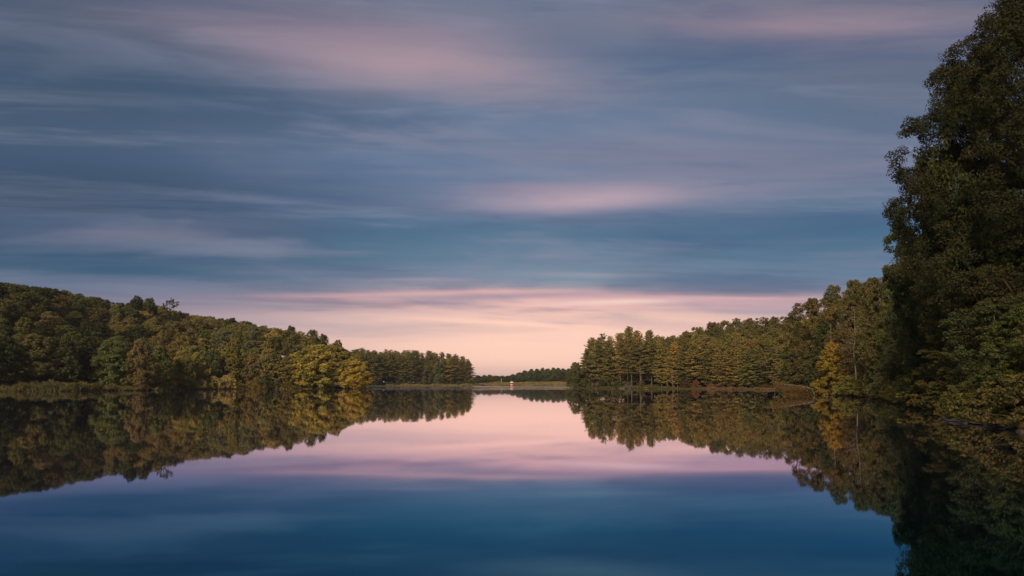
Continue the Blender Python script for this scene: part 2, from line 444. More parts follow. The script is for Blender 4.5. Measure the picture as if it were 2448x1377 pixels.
def env(h, prof):
    if prof == 'round': return np.sin(np.pi*np.clip(h, 0.02, 0.985)**0.9)**0.62
    if prof == 'canopy': return np.interp(h, [0, 0.15, 0.45, 0.75, 0.92, 1.0], [0.45, 0.62, 0.9, 0.95, 0.62, 0.15])
    if prof == 'edge': return np.interp(h, [0, 0.1, 0.35, 0.65, 0.85, 1.0], [0.75, 0.95, 1.0, 0.78, 0.5, 0.12])
    if prof == 'birch': return np.interp(h, [0, 0.12, 0.4, 0.7, 0.9, 1.0], [0.70, 0.85, 1.0, 0.92, 0.62, 0.15])
    if prof == 'oak': return np.interp(h, [0, 0.12, 0.3, 0.5, 0.7, 0.85, 1.0], [0.55, 0.80, 0.98, 1.0, 0.80, 0.60, 0.2])
    if prof == 'dome': return np.sqrt(np.clip(1 - h**2, 0.02, 1))
    if prof == 'column': return np.interp(h, [0, 0.1, 0.5, 0.8, 1.0], [0.6, 0.85, 0.9, 0.6, 0.15])
def broadleaf(name, H, R, base=0.12, prof='canopy', lobes=48, lobe_r=(0.24, 0.40), subs=10, per=34, leaf=0.34, trunk_r=0.28, stems=1,
              bark=None, open_=0.0, visible=True, spread=0.0, inner=0.35, gap=0.0):
    """returns (crown mesh, trunk mesh). A crown is lobes > tufts > leaves carried on limbs"""
    z0 = H*base; hh = H - z0
    h = np.clip((np.arange(lobes) + rng.uniform(0, 1, lobes))/lobes, 0, 1)
    ang = np.arange(lobes)*2.39996 + rng.normal(size=lobes)*0.4
    fr_ = np.where(rng.uniform(size=lobes) < inner, rng.uniform(0.15, 0.6, lobes), rng.uniform(0.66, 0.92, lobes))
    lr = R*rng.uniform(*lobe_r, lobes)
    e = env(h, prof)*R
    asym = 1 + 0.18*np.sin(ang + rng.uniform(0, 6)) + 0.12*np.sin(2*ang + rng.uniform(0, 6))
    rad = np.maximum(e*asym - lr*0.55, 0)*fr_/0.85
    LC = np.stack([np.cos(ang)*rad, np.sin(ang)*rad, z0 + h*hh*0.93 + rng.normal(size=lobes)*0.02*H], 1)
    LC[:, 2] = np.minimum(LC[:, 2], H - lr*0.7)
    LC[:, 2] = np.maximum(LC[:, 2], lr*0.55)
    # tufts on the lobe surface
    d = unit(rng.normal(size=(lobes, subs, 3)) + np.array([0, 0, 0.35]) + 0.5*unit(LC*np.array([1, 1, 0]) + 1e-6)[:, None])
    sc_ = rng.uniform(0.65, 1.0, (lobes, subs, 1))
    TC = LC[:, None] + d*lr[:, None, None]*sc_*np.array([1, 1, 0.78])
    tr_ = (lr[:, None]*rng.uniform(0.26, 0.44, (lobes, subs)))
    TC = TC.reshape(-1, 3); tr_ = tr_.reshape(-1)
    keep = rng.uniform(size=len(TC)) > gap
    TC, tr_ = TC[keep], tr_[keep]
    nt = len(TC)
    ld = unit(rng.normal(size=(nt, per, 3)) + np.array([0, 0, 0.30]))
    shell = rng.uniform(0.35, 1.0, (nt, per, 1))**0.6
    C = TC[:, None] + ld*tr_[:, None, None]*shell*np.array([1.15, 1.15, 0.8])
    nrm = unit(ld + 0.55*rng.normal(size=ld.shape) + np.array([0, 0, 0.25]))
    C = C.reshape(-1, 3); nrm = nrm.reshape(-1, 3)
    C[:, 2] = np.maximum(C[:, 2], 0.15)
    vv, ff = leaf_cards(C, nrm, leaf, 0.7)
    tt = np.clip(0.5 + 0.18*rng.normal(size=(nt, 1)) + 0.16*rng.normal(size=(nt, per)), 0, 1).reshape(-1)
    cm = make_mesh(name + '_crown', vv, ff, [M_LEAF], tint=tt)
    # trunk(s) and limbs
    paths = []
    for s in range(stems):
        a = s*2*math.pi/max(stems, 1) + rng.uniform(0, 1)
        off = spread*R*rng.uniform(0.5, 1.0) if stems > 1 else spread*R*0.3
        b0 = np.array([math.cos(a), math.sin(a), 0])*off*0.25
        tp = np.array([math.cos(a)*off + rng.normal()*0.2, math.sin(a)*off + rng.normal()*0.2, H*rng.uniform(0.82, 0.92)])
        p = bent(b0 + [0, 0, -0.8], tp, 9, 0.035)
        paths.append((p, np.interp(np.linspace(0, 1, 9), [0, 0.1, 1], [trunk_r*1.35, trunk_r, trunk_r*0.14])))
        for i in rng.choice(lobes, min(lobes, 26 if stems == 1 else 10), replace=False):
            hz = min(max((LC[i, 2] - 0.35*math.hypot(*LC[i, :2]))/H, base*0.9), 0.85)
            k = hz*8; k0 = int(k); st = p[k0] + (p[min(k0+1, 8)] - p[k0])*(k - k0)
            q = bent(st, LC[i], 6, 0.10, 0.05)
            r0 = trunk_r*(1 - hz*0.85)*0.5
            paths.append((q, np.linspace(r0, r0*0.2, 6)))
    tv, tf = tubes(paths, 6)
    tm = make_mesh(name + '_trunk', tv, tf, [bark or M_BARK], smooth=True)
    return cm, tm

def pine(name, H=24, R=4.2, base=0.16, dens=1.0, leaf=0.52, gap=0.1, top=1.0, sites=11, per=15):
    paths = [(bent((0, 0, -0.8), (rng.normal()*0.25, rng.normal()*0.25, H*0.985), 10, 0.012), np.interp(np.linspace(0, 1, 10), [0, 0.08, 1], [0.36, 0.28, 0.04]))]
    tp = paths[0][0]
    C, A, NR = [], [], []
    z = H*base
    while z < H*0.985:
        h = (z/H - base)/(1 - base)
        r = R*np.interp(h, [0, 0.15, 0.4, 0.7, 0.9, 1.0], [0.62, 0.95, 1.0, 0.66, 0.32, 0.07])
        kk = z/H/0.985*9; k0 = min(int(kk), 8); st0 = tp[k0] + (tp[k0+1] - tp[k0])*(kk - k0)
        nb = rng.integers(4, 7) if dens >= 1 else rng.integers(3, 5)
        a0 = rng.uniform(0, 6.28)
        for j in range(nb):
            if rng.uniform() < gap: continue
            a = a0 + j*6.283/nb + rng.normal()*0.25
            L_ = r*rng.uniform(0.6, 1.18)
            rise = np.interp(h, [0, 0.5, 0.8, 1.0], [0.0, 0.12, 0.5, 1.3]) + rng.normal()*0.06
            en = st0 + np.array([math.cos(a)*L_, math.sin(a)*L_, L_*rise])
            q = bent(st0, en, 5, 0.04, -0.05)
            paths.append((q, np.linspace(0.075*(1.15 - h), 0.015, 5)))
            ns = max(2, int(sites*L_/R))
            s_ = np.linspace(0.28, 1.0, ns) + rng.normal(size=ns)*0.03
            side = np.array([-math.sin(a), math.cos(a), 0])
            for s in s_:
                ctr = st0 + (en - st0)*s
                w = 0.34*L_*(1.12 - s)*rng.uniform(0.3, 1.1) + 0.15
                m_ = max(3, int(per))
                cc = ctr + side*rng.uniform(-w, w, (m_, 1)) + rng.normal(size=(m_, 3))*np.array([0.18, 0.18, 0.09])
                ax = unit(np.array([math.cos(a)*0.6, math.sin(a)*0.6, 0.55]) + side*rng.normal(size=(m_, 1))*0.6)
                C.append(cc); A.append(ax); NR.append(unit(rng.normal(size=(m_, 3)) + np.array([math.cos(a)*0.4, math.sin(a)*0.4, 0.5])))
        z += rng.uniform(0.4, 0.8)*(H/24) * (1.25 if dens < 1 else 1.0)
    C = np.concatenate(C); A = np.concatenate(A); NR = np.concatenate(NR)
    vv, ff = leaf_cards(C, NR, leaf, 0.42, axis=A)
    tt = np.clip(0.45 + 0.2*rng.normal(size=len(ff)), 0, 1)
    cm = make_mesh(name + '_crown', vv, ff, [M_NEEDLE], tint=tt)
    tv, tf = tubes(paths, 4)
    return cm, make_mesh(name + '_trunk', tv, tf, [M_PBARK], smooth=True)

def snag(name, H, nb=26):
    p = bent((0, 0, -0.5), (0.3, 0.1, H), 10, 0.02)
    paths = [(p, np.linspace(0.19, 0.03, 10))]
    for i in range(nb):
        k = rng.uniform(2.5, 8.8); k0 = int(k); st = p[k0] + (p[k0+1]-p[k0])*(k-k0)
        a = rng.uniform(0, 6.28); L_ = (1.15 - k/10)*H*0.26*rng.uniform(0.5, 1.1)
        en = st + np.array([math.cos(a)*L_, math.sin(a)*L_, L_*rng.uniform(0.1, 0.7)])
        q = bent(st, en, 5, 0.12); paths.append((q, np.linspace(0.05, 0.012, 5)))
        for _ in range(3):
            s2 = q[rng.integers(1, 4)]
            e2 = s2 + unit(rng.normal(size=3) + np.array([math.cos(a), math.sin(a), 0.5]))*L_*0.35
            paths.append((bent(s2, e2, 3, 0.1), np.linspace(0.022, 0.008, 3)))
    tv, tf = tubes(paths, 4)
    return None, make_mesh(name + '_trunk', tv, tf, [M_DEAD], smooth=True)

reseed(100)
# prototypes: (crown mesh, trunk mesh, natural height, natural radius)
PR = {}
def reg(key, H, R, pair): PR.setdefault(key, []).append((pair[0], pair[1], H, R))
for i in range(6): reg('hill', 14, 5.2, broadleaf(f'hill_tree_{i}', 14, 5.2, 0.16, ['canopy', 'round'][i % 2], [46, 36, 52][i % 3], subs=10, per=36, leaf=0.36))
for i in range(4): reg('edge', 14, 4.6, broadleaf(f'bank_tree_{i}', 14, 4.6, 0.05, 'edge', 56, (0.24, 0.38), subs=10, per=34, leaf=0.34, trunk_r=0.22))
for i in range(2): reg('sparse', 16, 4.8, broadleaf(f'open_tree_{i}', 16, 4.8, 0.35, 'canopy', 26, (0.18, 0.28), subs=8, per=26, leaf=0.32, gap=0.25))
for i in range(2): reg('birch', 15, 4.4, broadleaf(f'birch_{i}', 15, 5.0, 0.05, 'birch', 110, (0.15, 0.26), subs=10, per=34, leaf=0.27, trunk_r=0.12, stems=3, bark=M_BIRCH, spread=0.40))
for i in range(4): reg('pine', 24, 4.3, pine(f'pine_{i}', 24, 4.3, [0.10, 0.2, 0.12, 0.26][i], gap=[0.1, 0.22, 0.12, 0.25][i]))
reg('openpine', 24, 4.3, pine('open_pine', 24, 4.3, 0.3, dens=0.8, gap=0.30))
for i in range(3): reg('far', 13, 4.6, broadleaf(f'far_tree_{i}', 13, 4.6, 0.04, 'edge', 30, (0.28, 0.42), subs=8, per=24, leaf=0.62, trunk_r=0.2))
for i in range(3): reg('shrub', 2.6, 2.0, broadleaf(f'shrub_{i}', 2.6, 2.0, 0.0, 'dome', 30, (0.2, 0.34), subs=8, per=26, leaf=0.15, trunk_r=0.04, stems=4, spread=0.6))
for i in range(2): reg('willow', 4.2, 2.2, broadleaf(f'tall_shrub_{i}', 4.2, 2.2, 0.02, 'edge', 44, (0.16, 0.28), subs=10, per=30, leaf=0.16, trunk_r=0.05, stems=5, spread=0.5))
# bigger leaf counts for the trees of the near right bank
for i in range(3): reg('near', 17, 5.4, broadleaf(f'near_tree_{i}', 17, 5.4, 0.06, ['canopy', 'edge', 'canopy'][i], 90, (0.17, 0.28), subs=12, per=54, leaf=0.21, trunk_r=0.26))
reseed(555)
reg('oak', 30, 8.6, broadleaf('great_oak', 30, 9.0, 0.12, 'oak', 330, (0.12, 0.20), subs=14, per=100, leaf=0.132, trunk_r=0.48, inner=0.35, gap=0.06))
reg('snag', 14, 2.5, snag('dead_tree', 14))

# colours of the species (diffuse reflectance)
C_OLIVE = (0.140, 0.128, 0.056); C_GREEN = (0.092, 0.104, 0.048); C_DARK = (0.058, 0.066, 0.036); C_MUST = (0.195, 0.170, 0.062)
C_BROWN = (0.128, 0.106, 0.056); C_YEL = (0.215, 0.155, 0.038); C_PALE = (0.135, 0.138, 0.078); C_PINE = (0.195, 0.180, 0.085); C_PINEW = (0.300, 0.235, 0.100)
C_TEAL = (0.100, 0.128, 0.088); C_RUST = (0.120, 0.078, 0.048); C_PINK = (0.230, 0.130, 0.090); C_STRAW = (0.44, 0.37, 0.17)
WORD = {C_OLIVE: 'olive green', C_GREEN: 'mid green', C_DARK: 'dark green', C_MUST: 'mustard tinged', C_BROWN: 'brownish olive', C_YEL: 'golden yellow',
        C_PALE: 'pale grey green', C_PINE: 'dark green', C_PINEW: 'warm olive', C_TEAL: 'blue green', C_RUST: 'rusty brown', C_PINK: 'pinkish brown', C_STRAW: 'straw coloured'}
def ordw(n_):
    a = ['first', 'second', 'third', 'fourth', 'fifth', 'sixth', 'seventh', 'eighth', 'ninth', 'tenth', 'eleventh', 'twelfth', 'thirteenth', 'fourteenth', 'fifteenth',
         'sixteenth', 'seventeenth', 'eighteenth', 'nineteenth']
    if n_ <= 19: return a[n_-1]
    tens, u_ = divmod(n_, 10)
    if u_ == 0: return {2: 'twentieth', 3: 'thirtieth', 4: 'fortieth', 5: 'fiftieth'}[tens]
    return {2: 'twenty', 3: 'thirty', 4: 'forty', 5: 'fifty'}[tens] + '-' + a[u_-1]

def jitter(c, k=0.12):
    g = rng.uniform(1-k, 1+k); return tuple(min(0.6, v_*g*rng.uniform(0.94, 1.06)) for v_ in c)
def deep(c, d): return tuple(v_*0.62 for v_ in c) if d < 62 else c  # nearest bushes: shade of the bank put into the leaf colour
def plant(name, key, x, y, H, W, color, label, cat='tree', group=None, idx=None, z=None, lean=0.0, vary=0.12, tilt=None, boost=1.0):
    color = tuple(v_*boost for v_ in color)
    if cat == 'shrub':
        k_ = 0
        while float(sdf(np.array([x]), np.array([y]))[0]) < 0.8 and k_ < 60:
            L_ = math.hypot(x, y); x += x/L_*0.7; y += y/L_*0.7; k_ += 1
    """W: crown radius"""
    protos = PR[key]; pr = protos[idx if idx is not None else int(rng.integers(len(protos)))]
    if z is None: z = gz(x, y)
    t_ = thing(name, label, cat, (x, y, z - 0.05), rng.uniform(0, 6.28), group, (W/pr[3], W/pr[3], H/pr[2]))
    if lean: t_.rotation_euler = (rng.normal()*lean, rng.normal()*lean, t_.rotation_euler[2])
    if tilt: t_.rotation_euler = tilt
    part = 'foliage' if cat == 'shrub' else 'crown'
    if pr[0]:
        mesh_obj(part, pr[0], t_, color=jitter(color, vary)); COL.objects[-1]['kind'] = 'stuff'
    mesh_obj('stem' if cat == 'shrub' else 'trunk', pr[1], t_)
    return t_
def pick(opts):
    w = np.array([o_[1] for o_ in opts], float); return opts[int(rng.choice(len(opts), p=w/w.sum()))][0]

SIL_L = [(-200, 660), (0, 672), (70, 680), (150, 690), (200, 704), (300, 722), (335, 716), (400, 734), (430, 744), (500, 755), (600, 768), (680, 786), (740, 791), (800, 812), (832, 834)]
S_L = [(-200, 176), (0, 180), (300, 198), (380, 211), (450, 230), (560, 246), (700, 256), (874, 270)]

reseed(101)
# ---- left hillside: shore row and the rows above it
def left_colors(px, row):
    if px < 330: return pick([(C_DARK, 4), (C_GREEN, 3), (C_OLIVE, 1.8), (C_BROWN, 1)])  # left end of the hill: edge darkening put into darker leaf colours
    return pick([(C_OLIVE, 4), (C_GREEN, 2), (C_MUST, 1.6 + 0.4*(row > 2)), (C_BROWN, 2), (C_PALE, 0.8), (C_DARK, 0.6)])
ROWN = {0: 'waterside row', 1: 'second row', 2: 'third row', 3: 'fourth row', 4: 'fifth row', 5: 'sixth row', 6: 'crest row'}
for row in range(7):
    off = [9, 24, 41, 56, 72, 88, 104][row]
    px = -70 + rng.uniform(0, 30); k = 0
    while px < (690 if row == 0 else 832 - (6-row)*2):
        S0 = np.interp(px, *zip(*S_L)) + (4 if px < 420 else 0)
        depth = S0 + off + rng.normal()*3
        x, y = (px - CX)/F*depth, depth
        z = gz(x, y)
        if row == 0: H = rng.uniform(11.5, 15.5)
        elif row == 6: H = np.clip(zat(np.interp(px, *zip(*SIL_L)), depth) - z + rng.normal()*0.6, 6, 16)
        else: H = rng.uniform(11.5, 14.5)
        lim = zat(np.interp(px, *zip(*SIL_L)) + 3, depth) - z
        H = max(5.0, min(H, lim))
        W = rng.uniform(3.6, 6.4)*min(1.0, 0.55 + H/30)
        if row == 6: W = max(W, 5.2)
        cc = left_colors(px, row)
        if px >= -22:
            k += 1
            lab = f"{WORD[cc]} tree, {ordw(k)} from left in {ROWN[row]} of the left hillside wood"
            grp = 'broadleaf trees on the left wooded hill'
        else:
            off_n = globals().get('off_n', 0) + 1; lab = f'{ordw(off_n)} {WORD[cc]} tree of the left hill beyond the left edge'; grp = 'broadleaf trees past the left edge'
        plant('broadleaf_tree', 'edge' if row == 0 else 'hill', x, y, H, W, cc, lab, group=grp, z=z, lean=0.03, boost=1.05 if px < 260 else 1.32)  # boost puts softer, brighter light into the leaf colour, less at the left end
        px += F*W/depth * (rng.uniform(1.25, 1.7) if row < 6 else rng.uniform(0.95, 1.25))
for px, d, top, W, key, cc, lab in [
    (322, 301, 708, 4.4, 'hill', C_DARK, 'dark rounded treetop standing proud of the left hill crest, left of the open crowned tree'),
    (352, 303, 713, 4.0, 'hill', C_GREEN, 'small dark treetop just right of the rounded one on the left hill crest'),
    (402, 306, 713, 4.8, 'sparse', C_DARK, 'open crowned dark tree with sky showing through on the left hill crest'),
    (553, 322, 760, 3.6, 'hill', C_DARK, 'dark treetop poking above the middle of the left hill crest'),
    (694, 330, 780, 4.4, 'hill', C_GREEN, 'broad rounded tree at the falling end of the left hill crest'),
    (746, 332, 789, 4.6, 'hill', C_OLIVE, 'rounded olive treetop above the birches at the right end of the left hill'),
    (772, 330, 800, 4.8, 'hill', C_GREEN, 'deep green tree just right of the rounded olive treetop above the birches'),
    (808, 328, 812, 3.8, 'hill', C_OLIVE, 'last olive tree at the right end of the left hill, above the birches'),
    (450, 232, 848, 2.8, 'edge', C_MUST, 'small yellow green layered tree at the foot of the left hill above the low bushes'),
    (560, 256, 806, 4.8, 'edge', C_MUST, 'tall yellow green tree in the waterside row, brightest on the left hill'),
    (640, 262, 842, 4.2, 'edge', C_GREEN, 'rounded mid green tree at the water behind the round ball like bush')]:
    x, y = (px - CX)/F*d, d; z = gz(x, y)
    plant('broadleaf_tree', key, x, y, zat(top, d) - z, W, cc, lab, group='broadleaf trees on the left wooded hill', z=z)
reseed(102)
# ---- birch point
for i, (px, d, top, W, cc, word) in enumerate([
    (690, 262, 856, 4.6, C_OLIVE, 'leftmost olive birch of the point, low and spreading'), (718, 264, 838, 4.4, C_MUST, 'warm yellow birch second from the left on the point'),
    (742, 262, 826, 4.4, C_OLIVE, 'birch with pale forked stems left of the middle of the point'), (768, 264, 822, 4.8, C_MUST, 'tall golden topped birch with pale stems mid point'),
    (798, 266, 821, 5.0, C_OLIVE, 'tallest full crowned birch right of the middle of the point'), (826, 264, 838, 4.4, C_OLIVE, 'olive birch second from the right end of the point'),
    (846, 262, 856, 3.8, C_MUST, 'rightmost golden birch glowing at the tip of the point'), (735, 272, 830, 4.6, C_BROWN, 'brownish birch standing behind the pale forked stems'),
    (782, 274, 826, 4.6, C_OLIVE, 'birch half hidden behind the tall golden topped one'), (815, 276, 836, 4.4, C_GREEN, 'greener birch half hidden behind the right side of the point'),
    (857, 260, 876, 2.6, C_YEL, 'low orange gold young birch leaning over the water at the point')]):
    x, y = (px - CX)/F*d, d; z = gz(x, y)
    plant('birch_tree', 'birch', x, y, zat(top, d) - z, W*1.4, (cc[0]*1.95, cc[1]*1.80, cc[2]*1.4), word, group='birches on the left point', z=z, idx=i % 2)
for i, (px, d, h, w, cc, lab) in enumerate([
    (482, 235, 3.3, 3.2, C_STRAW, 'pale yellow low bush at the left end of the thicket on the left bank'), (512, 236, 4.4, 3.6, C_STRAW, 'rounded straw coloured bush second in the thicket on the left bank'),
    (546, 237, 4.8, 3.6, C_STRAW, 'tallest yellowish bush of the thicket on the left bank'), (576, 241, 2.0, 2.6, C_OLIVE, 'low olive bush between the yellowish thicket and the round ball like bush'),
    (637, 252, 5.2, 3.0, C_GREEN, 'round green bush like a ball on the left bank'), (612, 247, 2.0, 2.6, C_YEL, 'low golden bush in front and left of the round ball like bush'),
    (640, 247, 2.0, 2.6, C_MUST, 'low mustard bush right in front of the round ball like bush'), (662, 252, 3.6, 2.0, C_PALE, 'pale green bush between the round ball like bush and the birches'),
    (690, 251, 2.4, 2.6, C_YEL, 'golden layered bush below the leftmost birch'), (716, 251, 1.8, 2.2, C_OLIVE, 'small olive bush below the second birch'),
    (748, 253, 3.0, 2.2, C_BROWN, 'brownish bush at the feet of the pale forked birch'), (778, 254, 3.0, 2.4, C_OLIVE, 'rounded olive bush below the tall golden topped birch'),
    (808, 254, 2.6, 2.4, C_PALE, 'grey green bush below the tallest birch of the point'), (838, 254, 2.4, 2.2, C_MUST, 'mustard bush second from the tip of the birch point'),
    (860, 254, 2.0, 1.8, C_YEL, 'golden bush at the very tip of the birch point'),
    (182, 186, 2.2, 2.2, C_OLIVE, 'olive bush on the grassy bank at the foot of the left hill'), (210, 189, 1.7, 2.2, C_BROWN, 'low brownish bush right of the olive one on the grassy bank'),
    (235, 190, 1.8, 2.0, C_GREEN, 'low green bush before the dark trees on the grassy bank'), (345, 205, 1.6, 2.2, C_RUST, 'rusty low bush at the right end of the grassy bank'),
    (60, 184, 1.6, 2.6, C_OLIVE, 'low spreading bush near the left edge on the grassy bank'), (120, 185, 1.5, 2.4, C_GREEN, 'low green spreading bush left of the olive one on the grassy bank'),
    (400, 220, 1.5, 2.4, C_OLIVE, 'small olive bush between the grassy bank and the pale thicket'), (435, 228, 1.8, 2.4, C_GREEN, 'dark low bush under the small layered tree on the left bank')]):
    x, y = (px - CX)/F*d, d
    plant('waterside_bush', 'shrub' if (h < 3.2 or cc == C_STRAW) else 'willow', x, y, h, w, cc, lab, 'shrub', 'bushes along the left bank')

def fS2(p):      # distance at which the spit's shore lies
    return np.interp(p, [840, 880, 960, 1060, 1130, 1150, 1163], [495] + [CAMH*F/(v_-HOR) for v_ in (923.1, 922.8, 922.7, 922.6, 922.4)] + [620])
reseed(103)
# ---- pines of the wooded spit beyond the birch point
SIL_S = [(830, 838), (860, 835), (960, 838), (1040, 842), (1100, 851), (1125, 858), (1140, 874)]
for row, (d0, name_) in enumerate([(12, 'front row'), (25, 'middle row'), (40, 'back row')]):
    px = 846 + row*4; k = 0
    while px < 1124 - row*4:
        k += 1
        d = float(fS2(px)) + d0 + rng.normal()*2; x, y = (px - CX)/F*d, d; z = gz(x, y)
        top = np.interp(px, *zip(*SIL_S)) + rng.uniform(-3, 7) + (rng.uniform(0, 9) if row == 0 else 0)
        leafy = row == 0 and (1000 < px < 1065) or (row == 1 and rng.uniform() < 0.12)
        if leafy:
            cc = pick([(C_OLIVE, 1), (C_GREEN, 1), (C_PALE, 1)]); top += 12
            plant('broadleaf_tree', 'edge', x, y, zat(top, d) - z, 5.0, cc, f"{WORD[cc]} leafy tree among pines, {ordw(k)} from left in the far spit's {name_}", group='broadleaf trees among the pines of the far spit', z=z)
        else:
            cc = pick([(C_PINE, 3), (C_PINEW, 1)])
            plant('pine_tree', 'pine', x, y, zat(top, d) - z, rng.uniform(5.4, 7.2), cc, f"{WORD[cc]} pine, {ordw(k)} from left in the {name_} of the far spit", group='pines on the far wooded spit', z=z)
        px += rng.uniform(13, 17)
for k in range(17):
    px = 842 + k*17.0 + rng.uniform(-4, 4); d = float(fS2(px)) + 56 + rng.uniform(-4, 4); x, y = (px - CX)/F*d, d; z = gz(x, y)
    plant('broadleaf_tree', 'far', x, y, rng.uniform(14, 18), rng.uniform(5.5, 7), C_DARK, f"shaded tree behind the far spit's pines, {ordw(k+1)} from left", group='shaded trees behind the far pines', z=z)
for k in range(18):
    px = 878 + k*14.5 + rng.uniform(-3, 3); d = float(fS2(px)) + 8.5 + rng.uniform(-1, 1); x, y = (px - CX)/F*d, d
    cc = pick([(C_GREEN, 3), (C_TEAL, 1), (C_OLIVE, 1)] if px < 1050 else [(C_OLIVE, 2), (C_MUST, 2), (C_PALE, 1)])
    plant('waterside_bush', 'willow', x, y, rng.uniform(2.2, 4.2), rng.uniform(2.4, 3.6), cc, f"{WORD[cc]} bush, {ordw(k+1)} from left under the pines of the far spit", 'shrub', 'bushes under the pines of the far spit')

reseed(104)
# ---- far shore behind the dam
SIL_F = [(1140, 897), (1180, 897), (1215, 898), (1225, 894), (1245, 890), (1262, 885), (1290, 881), (1330, 880), (1365, 881)]
for row, (d0, name_) in enumerate([(700, 'front row'), (722, 'middle row'), (748, 'back row'), (775, 'highest row')]):
    px = 1136 + row*3; k = 0
    while px < 1372:
        d = d0 + rng.normal()*3; x, y = (px - CX)/F*d, d; z = gz(x, y)
        k += 1
        top = np.interp(px, *zip(*SIL_F)) + [9, 5, 2, 0][row]*(1.5 if px > 1250 else 0.7) + rng.uniform(-1.5, 1.5)
        cc = pick([(C_GREEN, 3), (C_TEAL, 3), (C_OLIVE, 1)]) if px > 1210 else pick([(C_GREEN, 2), (C_OLIVE, 2), (C_MUST, 0.6), (C_TEAL, 1)])  # blue green puts the haze of distance into far leaf colours
        plant('broadleaf_tree', 'far', x, y, max(4, zat(top, d) - z), rng.uniform(4.2, 5.6), cc, f"{WORD[cc]} tree, {ordw(k)} from left in the {name_} on the far shore", group='trees on the far shore', z=z)
        px += rng.uniform(11, 16)

reseed(105)
# ---- right pine stand
SIL_R = [(1366, 868), (1390, 862), (1400, 818), (1412, 812), (1432, 806), (1460, 796), (1488, 789), (1518, 783), (1560, 794), (1590, 812), (1620, 812), (1660, 800), (1700, 812), (1740, 812), (1780, 820), (1850, 822), (1900, 826)]
for row, (off, name_) in enumerate([(11, 'front row'), (20, 'middle row'), (31, 'back row')]):
    px = 1404 + row*8; k = 0
    while px < 1900:
        S0 = np.interp(px, [1370, 1440, 1560, 1680, 1850, 1900], [299, 285, 272, 252, 224, 214])
        d = S0 + off + rng.normal()*1.5; x, y = (px - CX)/F*d, d; z = gz(x, y)
        k += 1
        top = np.interp(px, *zip(*SIL_R)) + (rng.uniform(0, 22) if row == 0 else rng.uniform(-4, 8))
        if row == 1 and 1560 < px: top -= 4
        cc = pick([(C_PINE, 3), (C_PINEW, 2.5)])
        if row == 2 and px > 1575:
            cc = pick([(C_MUST, 3), (C_OLIVE, 3), (C_BROWN, 1)])
            plant('broadleaf_tree', 'hill', x, y, zat(top - 6, d) - z, rng.uniform(4.6, 6.0), tuple(v_*1.15 for v_ in cc), f"{WORD[cc]} rounded tree, {ordw(k)} from left in the right pine stand's back row", group='broadleaf trees at the back of the right pine stand', z=z)
            px += rng.uniform(24, 33); continue
        op = row == 0 and 1480 < px < 1560
        plant('pine_tree', 'openpine' if op else 'pine', x, y, zat(top, d) - z, rng.uniform(3.6, 4.9), cc, f"{WORD[cc]} pine, {ordw(k)} from left in the {name_} of the right stand", group='pines of the right stand', z=z, lean=0.022)
        px += rng.uniform(20, 29)*(1.0 if row else 1.1)
reseed(106)
# broadleaf hill behind the pines
SIL_H = [(1500, 790), (1560, 781), (1580, 777), (1640, 772), (1700, 770), (1750, 765), (1800, 761), (1900, 757), (1990, 757)]
for row, (off, name_) in enumerate([(46, 'lowest row'), (66, 'second row'), (86, 'third row'), (108, 'crest row')]):
    px = [1585, 1570, 1555, 1520][row]; k = 0
    while px < 1985:
        S0 = np.interp(px, [1370, 1440, 1560, 1680, 1850, 1900], [299, 285, 272, 252, 224, 214])
        d = S0 + off + rng.normal()*3; x, y = (px - CX)/F*d, d; z = gz(x, y); k += 1
        sil = np.interp(px, *zip(*SIL_H))
        H = min(rng.uniform(13, 16), zat(sil + 1, d) - z) if row < 3 else np.clip(zat(sil + rng.uniform(-3, 3), d) - z, 7, 20)
        cc = pick([(C_OLIVE, 4), (C_MUST, 3), (C_GREEN, 1), (C_BROWN, 1)])
        plant('broadleaf_tree', 'hill', x, y, max(6, H), rng.uniform(4.8, 6.2), cc, f"{WORD[cc]} tree, {ordw(k)} from left in {name_} of hill behind right pines", group='broadleaf trees behind the right pines', z=z)
        px += rng.uniform(26, 38)
for px, d, top, W, key, cc, lab in [
    (1376, 300, 866, 4.2, 'edge', C_OLIVE, 'small leafy tree at the left tip of the right pine stand'), (1388, 304, 880, 3.2, 'edge', C_GREEN, 'green leafy tree tucked behind the left tip of the pine stand'),
    (1594, 283, 828, 3.6, 'edge', C_MUST, 'golden topped broadleaf tree rising among the pines right of the open trunks'),
    (1760, 262, 795, 5.2, 'hill', C_MUST, 'golden brown rounded tree above the middle of the right pine stand'),
    (1830, 250, 800, 6.0, 'hill', C_MUST, 'wide mustard crown above the right end of the pine stand'),
    (1880, 246, 802, 5.0, 'hill', C_MUST, 'mustard crown where the pine stand meets the tall right bank trees')]:
    x, y = (px - CX)/F*d, d; z = gz(x, y)
    plant('broadleaf_tree', key, x, y, zat(top, d) - z, W, cc, lab, z=z)
